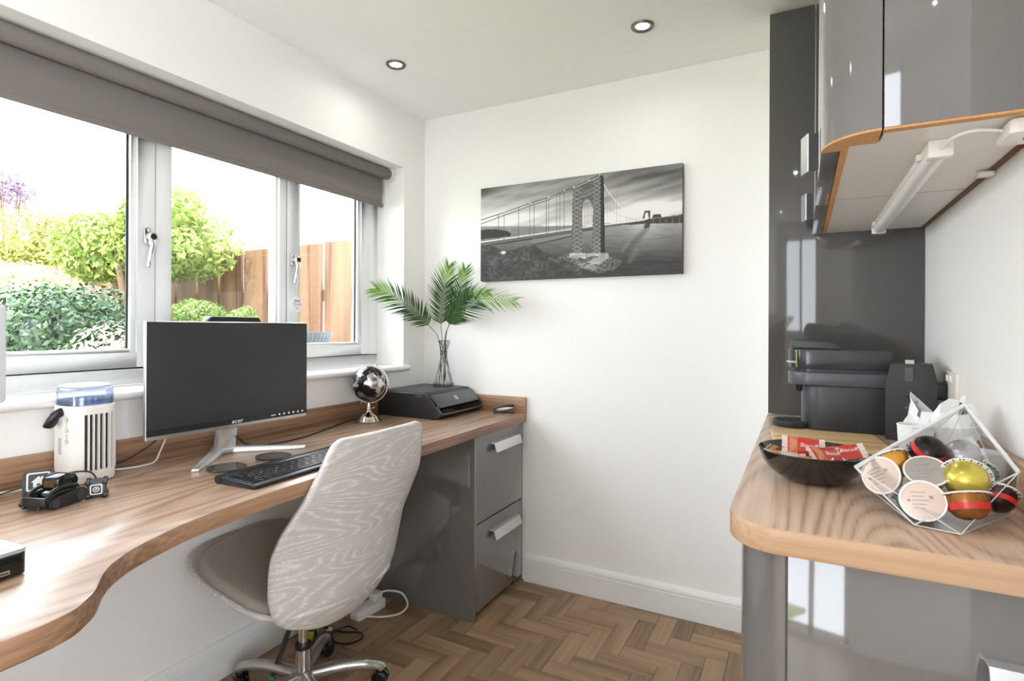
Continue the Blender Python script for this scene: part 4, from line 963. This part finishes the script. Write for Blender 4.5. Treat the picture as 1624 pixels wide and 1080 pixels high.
ft = obj('front_pillar', MB().lathe([(.0, 0), (.034, 0), (.034, .135), (0, .135)], 28, (-.047, -.0, 0)), m_cml, cm, smooth=40)
tr = obj('drip_tray', MB().lathe([(0, 0), (.056, 0), (.058, .003), (.058, .016), (.055, .019), (.05, .0165), (0, .0165)], 40, (-.105, -.0, 0)), m_dark, cm, smooth=40)
gm_ = MB()
for k in range(-4, 5):
    hw = math.sqrt(.048**2-(.0105*k)**2); gm_.box(-.105-hw, -.105+hw, .0105*k-.002, .0105*k+.002, .0166, .0185)
obj('drip_grid', gm_, m_black, tr)
obj('green_reflection', MB().tube([(-.0935, -.0575, .19), (-.0935, -.0575, .242)], .0022, 6), mat('green_reflection_paint', rgb(150, 166, 60), .4), uh)  # yellow-green reflection on the head, painted as a thin strip
text('brand_mark', 'nespresso', .0125, m_print, uh, frame((-.1085, -.036, .206), (.55, -.83, 0), (0, 0, 1)), .0003)
# house-shaped box
hs_ = thing('house_box', 'dark grey house-shaped box with square windows by the coffee machine', 'box', (.272, 1.90, ZC), R(-10))
mh = mat('house_slate', rgb(52, 52, 53), .6)
obj('walls', MB().prism([(-.055, 0), (.06, 0), (.06, .155), (.048, .212), (-.045, .212), (-.055, .155)], -.05, .05, 'y'), mh, hs_, bevel=.0015)
obj('chimney', B(-.012, .008, -.03, -.01, .212, .222), mat('pale_cap', rgb(206, 206, 200), .5), hs_)
for z in (.045, .085, .118): obj('window_recess', B(-.012, .008, -.0512, -.0495, z, z+.02), m_blackg, hs_); 
for z in (.045, .085, .118): obj('window_bar', MB().box(-.0125, -.004, -.0525, -.0508, z+.011, z+.0205), mh, hs_)
obj('roof_slot', B(-.012, .007, -.0525, -.0495, .165, .203), m_dark, hs_)
for k in range(7): obj('side_slat', B(-.0565, -.0548, -.046, .046, .008+.02*k, .024+.02*k), m_dark, hs_)
# bowl with wrapped biscuits
bo = thing('fruit_bowl', 'glossy black bowl holding red wrapped biscuits on the worktop', 'bowl', (.02, 1.29, ZC), 0)
prof = [(0, 0), (.04, 0), (.062, .006), (.082, .022), (.095, .041), (.1015, .058), (.1025, .061), (.1, .0625), (.0975, .060), (.09, .041), (.077, .024), (.058, .011), (.03, .007), (0, .007)]
obj('shell', MB().lathe(prof, 64), mat('black_glaze', rgb(26, 24, 24), .05, coat=.5), bo, smooth=60)
m_red = mat('red_wrapper', rgb(206, 58, 50), .28, spec=.6); m_wt = mat('clear_wrapper_end', rgb(222, 208, 196), .2, spec=.7); m_bis = mat('biscuit_tan', rgb(196, 140, 92), .6); m_dk = mat('maroon_wrapper', rgb(110, 34, 34), .3)
def biscuit(label, loc, rot, body=m_red, word=True, L0=.03, W0=.019):
    t = thing('wrapped_biscuit', label, 'biscuit', loc, rot=rot, group='wrapped biscuits in the black bowl')
    def top_(u, v, sg=1):
        x = (2*u-1)*L0; y = (2*v-1)*W0; return (x, y, sg*.0052*(max(0, 1-abs(2*u-1)**3))*(max(0, 1-abs(2*v-1)**4))+.0005*math.sin(40*u+9*v))
    wr = MB().grid(lambda u, v: top_(u, v, 1), 12, 9); wr.grid(lambda u, v: top_(u, 1-v, -1), 12, 9)
    w_ = obj('wrapper', wr, body, t, smooth=60)
    for sg in (-1, 1):
        e_ = MB().grid(lambda u, v: (sg*(L0+.011*u), (2*v-1)*(W0+.002*u), .0018*math.sin(v*22)*u+.0004), 5, 16); obj('crimped_end', e_, m_wt, t)
    obj('biscuit_window', MB().grid(lambda u, v: (top_(.06+.24*u, .04+.92*v)[0], top_(.06+.24*u, .04+.92*v)[1], top_(.06+.24*u, .04+.92*v)[2]+.0004), 5, 6), m_bis, t, smooth=60)
    if word: text('wrapper_word', 'Biscoff', .0125, m_print, t, Matrix.Translation((.009, 0, .0061)), .0002, .2)
    return t
zb_ = ZC+.001
biscuit('red wrapped biscuit in the middle of the black bowl, lettering upright', (.046, 1.268, zb_+.056), (R(40), R(4), R(40)))
biscuit('red wrapped biscuit at the right side of the black bowl', (.075, 1.30, zb_+.058), (R(34), R(-10), R(12)))
biscuit('red wrapped biscuit standing at the back of the black bowl', (.004, 1.318, zb_+.060), (R(58), R(4), R(8)))
biscuit('pale wrapped biscuit lying at the left front of the black bowl', (-.026, 1.27, zb_+.046), (R(16), R(6), R(18)), m_wt, False)
biscuit('dark maroon wrapped biscuit at the left end of the black bowl', (-.036, 1.315, zb_+.044), (R(14), R(10), R(-20)), m_dk, False)
biscuit('tan wrapped biscuit lying low between the red ones in the black bowl', (.014, 1.255, zb_+.044), (R(12), R(-6), R(-16)), m_bis, False)
# acrylic capsule bin
JA, JB, JC, JD = (.083, 1.12, 1.022), (.258, 1.25, 1.126), (.305, 1.15, 1.034), (.157, 1.057, .9555)
JE, JF, JG, JH = (.211, 1.041, .9555), (.311, 1.2, .9555), (.21, 1.295, .9555), (.112, 1.20, .968)
jar = thing('acrylic_bin', 'clear faceted acrylic bin tipped forward and full of coffee capsules', 'bin', (.2, 1.15, ZC))
jo = Vector((.2, 1.15, ZC))
JP = [Vector(p)-jo for p in (JA, JB, JC, JD, JE, JF, JG, JH)]
bm = bmesh.new(); vsb = [bm.verts.new(p) for p in JP]
bmesh.ops.convex_hull(bm, input=vsb)
bm.normal_update()
mouth = set(range(4)); bm.verts.index_update(); idx = {v: i for i, v in enumerate(vsb)}
dead = [f for f in bm.faces if all(idx.get(v, 9) in mouth for v in f.verts)]
bmesh.ops.delete(bm, geom=dead, context='FACES_ONLY')
bmesh.ops.dissolve_limit(bm, angle_limit=R(8), verts=bm.verts, edges=bm.edges)
jm = bpy.data.meshes.new('acrylic_walls'); bm.to_mesh(jm)
bm.edges.ensure_lookup_table(); jed = [(e.verts[0].co.copy(), e.verts[1].co.copy()) for e in bm.edges if len(e.link_faces) == 2]; bm.free()
jm.materials.append(m_acrylic); jw = bpy.data.objects.new('acrylic_walls', jm); COL.objects.link(jw); jw.parent = jar
md = jw.modifiers.new('thickness', 'SOLIDIFY'); md.thickness = .003; md.offset = -1
rim = MB()
for a, b in ((0, 1), (1, 2), (2, 3), (3, 0)): rim.tube([JP[a], JP[b]], .0036 if (a, b) in ((0, 1), (1, 2)) else .0014, 8)
obj('rim', rim, m_acrim, jar, smooth=50)
eg = MB()
for a, b in jed: eg.tube([a, b], .0008, 6)
obj('edge_lines', eg, m_acrim, jar)
foil = mat('foil_lid', rgb(190, 184, 180), .25, .5); foilp = mat('foil_lid_pink', rgb(208, 186, 174), .32, .3)
def capsule(label, loc, liddir, col, metal=.65, stripe=None, lid=foil, prints=True, rcap=.031):
    q = Vector((0, 0, 1)).rotation_difference(Vector(liddir).normalized())
    t = thing('coffee_capsule', label, 'capsule', loc, rot=q.to_euler(), group='coffee capsules in the acrylic bin')
    s_ = rcap/.031
    dm = obj('dome', MB().lathe([(0, -.034*s_), (.010*s_, -.0335*s_), (.018*s_, -.030*s_), (.024*s_, -.022*s_), (.0265*s_, -.011*s_), (.027*s_, 0)], 32), mat('capsule_'+label.split()[0]+'_'+label.split()[1], col, .25, metal), t, smooth=60)
    if stripe: obj('band', MB().lathe([(.0244*s_, -.022*s_), (.0262*s_, -.0135*s_)], 32), mat('band_red', stripe, .3), dm, smooth=60)
    obj('flange', MB().lathe([(.0265*s_, -.0012), (.031*s_, -.0012), (.0316*s_, 0), (.031*s_, .0013), (.0285*s_, .0013), (.0285*s_, .0002), (.0265*s_, 0)], 40), mat('capsule_flange', rgb(232, 230, 228), .3, .2), t, smooth=50)
    ld = obj('lid', MB().lathe([(0, .0012), (.024*s_, .0010), (.0286*s_, .0004)], 40), lid, t, smooth=60)
    if prints:
        p = MB()
        for k in range(5): p.box(-.014, .002+.003*(k % 3), -.012+.006*k, -.0108+.006*k, .0013, .0015)
        p.box(.009, .014, .003, .008, .0013, .0015); p.box(-.02, -.016, -.002, .002, .0013, .0015)
        obj('lid_print', p, m_grey_print, ld)
    else:
        p = MB()
        for k in range(44):
            if (k*7) % 5 < 3:
                a = 2*math.pi*k/44; p.add(*(lambda q_: (q_.v, q_.f))(B(.0278*s_, .0307*s_, -.0008, .0008, -.0019, -.0012).xf(Matrix.Rotation(a, 4, 'Z'))))
        obj('flange_code', p, m_dark, t)
capsule('copper capsule with cream printed lid at the left side of the bin', (.120, 1.125, 1.012), (-.55, -.85, .28), rgb(176, 110, 60), lid=foilp)
capsule('beige capsule with shiny silver printed lid tilted upward mid bin', (.180, 1.11, 1.030), (-.1, -.62, .78), rgb(196, 170, 110))
capsule('blue capsule with cream printed lid at the bottom front of the bin', (.170, 1.075, .990), (-.12, -.95, .30), rgb(70, 130, 160), lid=foilp)
capsule('yellow gold capsule with its dome facing the room', (.232, 1.115, 1.026), (.18, .92, .35), rgb(206, 190, 84), prints=False, rcap=.034)
capsule('brown capsule with red band lying below the gold one', (.225, 1.085, 1.004), (-.15, .42, .9), rgb(150, 96, 44), stripe=rgb(196, 40, 36), prints=False, rcap=.033)
capsule('red and black capsule standing dome up at the top of the bin', (.188, 1.165, 1.045), (-.25, .55, -.8), rgb(42, 36, 38), stripe=rgb(214, 60, 48), prints=False)
capsule('silver grey capsule dome up beside the red and black one', (.240, 1.18, 1.040), (.1, .6, -.8), rgb(176, 176, 182), prints=False)
capsule('dark capsule with red band at the right side of the bin', (.279, 1.15, 1.0), (.2, .6, .75), rgb(60, 34, 36), stripe=rgb(200, 44, 44), prints=False, rcap=.029)
capsule('orange capsule half hidden behind the cream lids', (.140, 1.165, 1.035), (-.3, .6, .7), rgb(206, 150, 60), prints=False)
capsule('green capsule at the back of the bin under the silver one', (.265, 1.2, 1.02), (.2, .7, .6), rgb(120, 160, 146), prints=False, rcap=.029)
capsule('teal capsule at the very bottom of the bin', (.165, 1.14, .985), (-.3, .5, .8), rgb(96, 150, 166), prints=False)
# white paper goods behind the bin
pb_ = thing('paper_bag', 'crumpled white paper bag with sachets behind the acrylic bin', 'paper bag', (.255, 1.42, ZC))
rnd = random.Random(4)
jit = [[rnd.uniform(-.012, .012) for _ in range(40)] for _ in range(40)]
def bagp(u, v):
    a = 2*math.pi*u; i, j = int(u*23.99) % 24, int(v*9.99); rx, ry = .072*(1-.3*v), .085*(1-.25*v)
    k = jit[i][j]*(0 if v < .1 else 1)
    return ((rx+k)*math.cos(a), (ry+k*1.3)*math.sin(a), .15*v+(.02*math.sin(3*a)+k if v > .8 else 0))
obj('bag', MB().grid(lambda u, v: bagp(u if u < 1 else 0, v), 25, 10), m_paper, pb_, smooth=25)
m_sach = mat('brown_sachet', rgb(72, 50, 48), .35)
for i_, (loc_, rt, mm) in enumerate((((.03, .03, .105), (R(10), R(-20), R(60)), m_mid), ((.035, -.02, .098), (R(-6), R(14), R(75)), m_sach))):
    o_ = obj('sachet', MB().grid(lambda u, v: ((u-.5)*.022+.004*math.sin(5*v), .0015*math.sin(9*v+4*u), v*.062), 5, 8), mm, pb_, smooth=60, loc=loc_, rot=rt)
    md = o_.modifiers.new('thickness', 'SOLIDIFY'); md.thickness = .0016
for (x, y, h_, lb) in ((.30, 1.305, .083, 'white paper cup behind the right corner of the acrylic bin'), (.20, 1.345, .118, 'tall white paper cup behind the left of the acrylic bin')):
    c_ = thing('paper_cup', lb, 'paper cup', (x, y, ZC), group='white paper cups')
    obj('cup_body', MB().lathe([(0, 0), (.024, 0), (.03, h_), (.0285, h_), (.023, .003), (0, .003)], 32), m_paper, c_, smooth=50)
    obj('cup_rim', MB().tube([(.0295*math.cos(R(a)), .0295*math.sin(R(a)), h_) for a in range(0, 360, 12)], .0016, 6, closed=True), m_paper, c_, smooth=60)
# wall socket with plug
so = thing('wall_socket', 'white double wall socket with black plug behind the house-shaped box', 'socket', (XR, 1.83, 1.105))
obj('faceplate', MB().prism(rrect(-.073, .073, -.043, .043, .004), -.009, 0, 'x'), m_white, so, bevel=.002)
for s_ in (-1, 1): obj('switch', B(-.0125, -.009, s_*.02-.006, s_*.02+.006, .018, .034), m_paper, so, bevel=.001)
obj('plug', MB().prism(rrect(.012, .058, -.035, .012, .01), -.045, -.0095, 'x'), m_black, so, bevel=.005)
cable_('black lead drooping from the socket behind the house-shaped box', 'plug_lead', [(XR-.03, 1.865, 1.066), (XR-.035, 1.85, 1.02), (XR-.04, 1.86, .98), (XR-.036, 1.92, .957), (XR-.04, 2.0, .956), (.25, 2.08, .956)], .0035, m_black)

# ================================================================== GARDEN
GZ0 = -.12
struct(obj('ground', B(-16, XO-.02, -6, 9, GZ0-.1, GZ0), noise_mat('lawn', rgb(110, 130, 70), rgb(150, 160, 100), 6, .9)))
m_fence = wood('fence_timber', rgb(84, 58, 42), rgb(112, 82, 60), rgb(130, 100, 76), 'Z', 5, .8, 60, rand=True, bump=.2)
fe = thing('garden_fence', 'orange-brown timber board fence along the side of the garden', 'fence', (-5.5, 2.7, GZ0))
fh = 1.83-GZ0
bmesh_ = None
for k in range(26):
    x1_ = -2.575-.268*k+5.5; hh = fh+random.uniform(-.02, .015)
    o_ = obj('fence_board', B(x1_-.238, x1_, -.01, .012, .02, hh), m_fence, fe)
for k in range(26):
    x1_ = -2.575-.268*k-.238+.015+5.5
    obj('fence_back_board', B(x1_-.06, x1_+.03, .055, .072, .02, fh-.22+random.uniform(-.1, .03)), m_fence, fe)
for z in (.3, .95, 1.55): obj('fence_rail', B(-3.9, 3.2, .013, .054, z, z+.08), m_fence, fe)
def cluster(rg, c, rad, n, size, flat=.5, lumps=9):
    """leaf quads gathered on the outside of several lumps that make up one crown"""
    c = np.array(c, float); rad = np.array(rad, float)
    d = rg.normal(size=(lumps, 3)); d /= np.linalg.norm(d, axis=1)[:, None]; d[:, 2] = d[:, 2]*.9
    lc = d*rad*.52*rg.uniform(.6, 1.1, (lumps, 1)); lr = rad.mean()*rg.uniform(.42, .62, lumps)
    pick = rg.integers(0, lumps, n)
    dd = rg.normal(size=(n, 3)); dd /= np.linalg.norm(dd, axis=1)[:, None]
    pos = lc[pick]+dd*(lr[pick]*rg.uniform(.75, 1.05, n))[:, None]*(rad/rad.mean())
    nrm = dd+rg.normal(size=(n, 3))*flat; nrm /= np.linalg.norm(nrm, axis=1)[:, None]
    t1 = np.cross(nrm, rg.normal(size=(n, 3))); t1 /= np.linalg.norm(t1, axis=1)[:, None]; t2 = np.cross(nrm, t1)
    s = size*rg.uniform(.6, 1.3, n)[:, None]
    v = np.stack([pos-t1*s, pos+t2*s*.42, pos+t1*s+nrm*s*.15, pos-t2*s*.42], 1).reshape(-1, 3)+c
    return v
def foliage(name, v, m_, parent):
    n = len(v)//4; me = bpy.data.meshes.new(name); me.vertices.add(len(v)); me.vertices.foreach_set('co', v.astype(np.float32).ravel())
    me.loops.add(4*n); me.loops.foreach_set('vertex_index', np.arange(4*n, dtype=np.int32)); me.polygons.add(n); me.polygons.foreach_set('loop_start', np.arange(0, 4*n, 4, dtype=np.int32)); me.update(calc_edges=True)
    me.materials.append(m_); o_ = bpy.data.objects.new(name, me); COL.objects.link(o_); o_.parent = parent; return o_
def bush(name, label, cat, base, crown, rad, n, size, m_, seed, m2=None, n2=0, lumps=9, stem=.03, flat=.5):
    rg = np.random.default_rng(seed); t = thing(name, label, cat, base)
    c = Vector(crown)-Vector(base)
    foliage('foliage', cluster(rg, c, rad, n, size, flat, lumps), m_, t)
    if m2: foliage('blossom', cluster(rg, c+Vector((0, 0, .04)), tuple(r*1.03 for r in rad), n2, size*.9, .3, lumps), m2, t)
    st_ = MB()
    for k in range(4):
        a = k*1.7+seed; e_ = c+Vector((rad[0]*.4*math.cos(a), rad[1]*.4*math.sin(a), rad[2]*.2)); st_.tube(catmull([(0, 0, 0), (c.x*.4+.05*math.cos(a), c.y*.4+.05*math.sin(a), c.z*.55), e_], 4), [stem]*5+[stem*.6]*3+[stem*.3], 7)
    obj('stem', st_, mat('bark', rgb(104, 82, 62), .9), t, smooth=60)
    return t
bright = leafmat('leaf_bright', rgb(96, 124, 44), rgb(176, 184, 106), .35); dark_ = leafmat('leaf_dark', rgb(24, 48, 28), rgb(66, 100, 56), .15, .35); pale = leafmat('leaf_pale', rgb(170, 190, 120), rgb(236, 238, 208), .4)
yel = leafmat('leaf_hedge', rgb(104, 112, 36), rgb(176, 174, 88), .35); blos = leafmat('petals', rgb(196, 182, 160), rgb(222, 212, 194), .3); purp = leafmat('leaf_purple', rgb(92, 70, 96), rgb(140, 118, 140), .3); topi = leafmat('leaf_topiary', rgb(84, 116, 52), rgb(158, 178, 104), .3)
bush('shrub', 'tall bright green shrub overhanging the garden fence', 'shrub', (-4.0, 2.2, GZ0), (-4.15, 2.25, 1.86), (.92, .4, .42), 23400, 0.0252, bright, 11, lumps=14, stem=.04)
bush('hedge', 'yellow-green hedge far behind at the left of the garden', 'hedge', (-8.8, 3.3, GZ0), (-8.8, 3.5, 1.7), (.8, 1.5, 1.25), 28600, 0.0420, yel, 12, lumps=18, stem=.06)
bush('bush', 'pale blossoming bush at the left edge of the window view', 'bush', (-4.6, 1.55, GZ0), (-4.6, 1.6, 1.38), (.42, .48, .36), 10920, 0.0210, pale, 13, lumps=9)
bush('bush', 'dark glossy evergreen bush low in the left window pane', 'bush', (-3.35, 1.5, GZ0), (-3.35, 1.52, 1.07), (.5, .44, .46), 24000, 0.0175, dark_, 14, lumps=11)
bush('hydrangea', 'white flowering bush close outside the left window pane', 'bush', (-2.75, 1.33, GZ0), (-2.75, 1.36, .98), (.26, .27, .24), 4160, 0.0156, topi, 15, blos, 2800, lumps=8, flat=.4)
bush('shrub', 'layered pale green shrub in front of the fence above the monitor', 'shrub', (-3.62, 2.38, GZ0), (-3.72, 2.38, 1.31), (.3, .2, .15), 9360, 0.0120, topi, 16, lumps=10)
bush('topiary_ball', 'small round clipped bush in front of the fence', 'bush', (-3.3, 2.46, GZ0), (-3.3, 2.46, 1.31), (.11, .11, .1), 4680, 0.0084, topi, 17, lumps=14)
bush('shrub', 'small pink-white shrub beside the fence foot', 'shrub', (-4.6, 2.4, GZ0), (-4.62, 2.38, 1.42), (.3, .22, .16), 3900, 0.0180, blos, 18)
bush('tree', 'purple-leaved tree far away at the left', 'tree', (-11.2, 4.1, GZ0), (-11.2, 4.15, 3.45), (.5, .42, .34), 620, 0.0420, purp, 19, stem=.022)
# bowl planter on a garden pillar
pi_ = tag(obj('garden_pillar', B(-2.86, -2.34, 2.03, 2.5, GZ0, 1.118), noise_mat('render_grey', rgb(190, 190, 186), rgb(206, 206, 202), 30, .9, .1), bevel=.01), 'pale rendered garden pillar outside the window under the ribbed bowl', 'pillar')
gb = thing('garden_bowl', 'grey ribbed stone bowl on the pillar outside the right window pane', 'bowl', (-2.6, 2.262, 1.118))
mbb = MB(); vs_ = []; n = 144
pf = [(.10, 0), (.14, .008), (.185, .045), (.207, .085), (.212, .11), (.196, .11), (.19, .085), (.165, .045), (.1, .02)]
for (r_, z) in pf[:5]:
    for k in range(n): q = r_+(.0035 if k % 3 == 0 else 0); vs_.append((q*math.cos(2*math.pi*k/n), q*math.sin(2*math.pi*k/n), z))
for (r_, z) in pf[5:]:
    for k in range(n): vs_.append((r_*math.cos(2*math.pi*k/n), r_*math.sin(2*math.pi*k/n), z))
mbb.add(vs_, [(i*n+k, i*n+(k+1) % n, (i+1)*n+(k+1) % n, (i+1)*n+k) for i in range(len(pf)-1) for k in range(n)]+[tuple(range(n))[::-1], tuple(range((len(pf)-1)*n, len(pf)*n))])
obj('bowl_shell', mbb, mat('grey_stone', rgb(88, 94, 98), .7), gb)
obj('soil', MB().lathe([(0, .075), (.17, .072), (.182, .07)], 32), mat('soil', rgb(80, 64, 50), .95), gb)
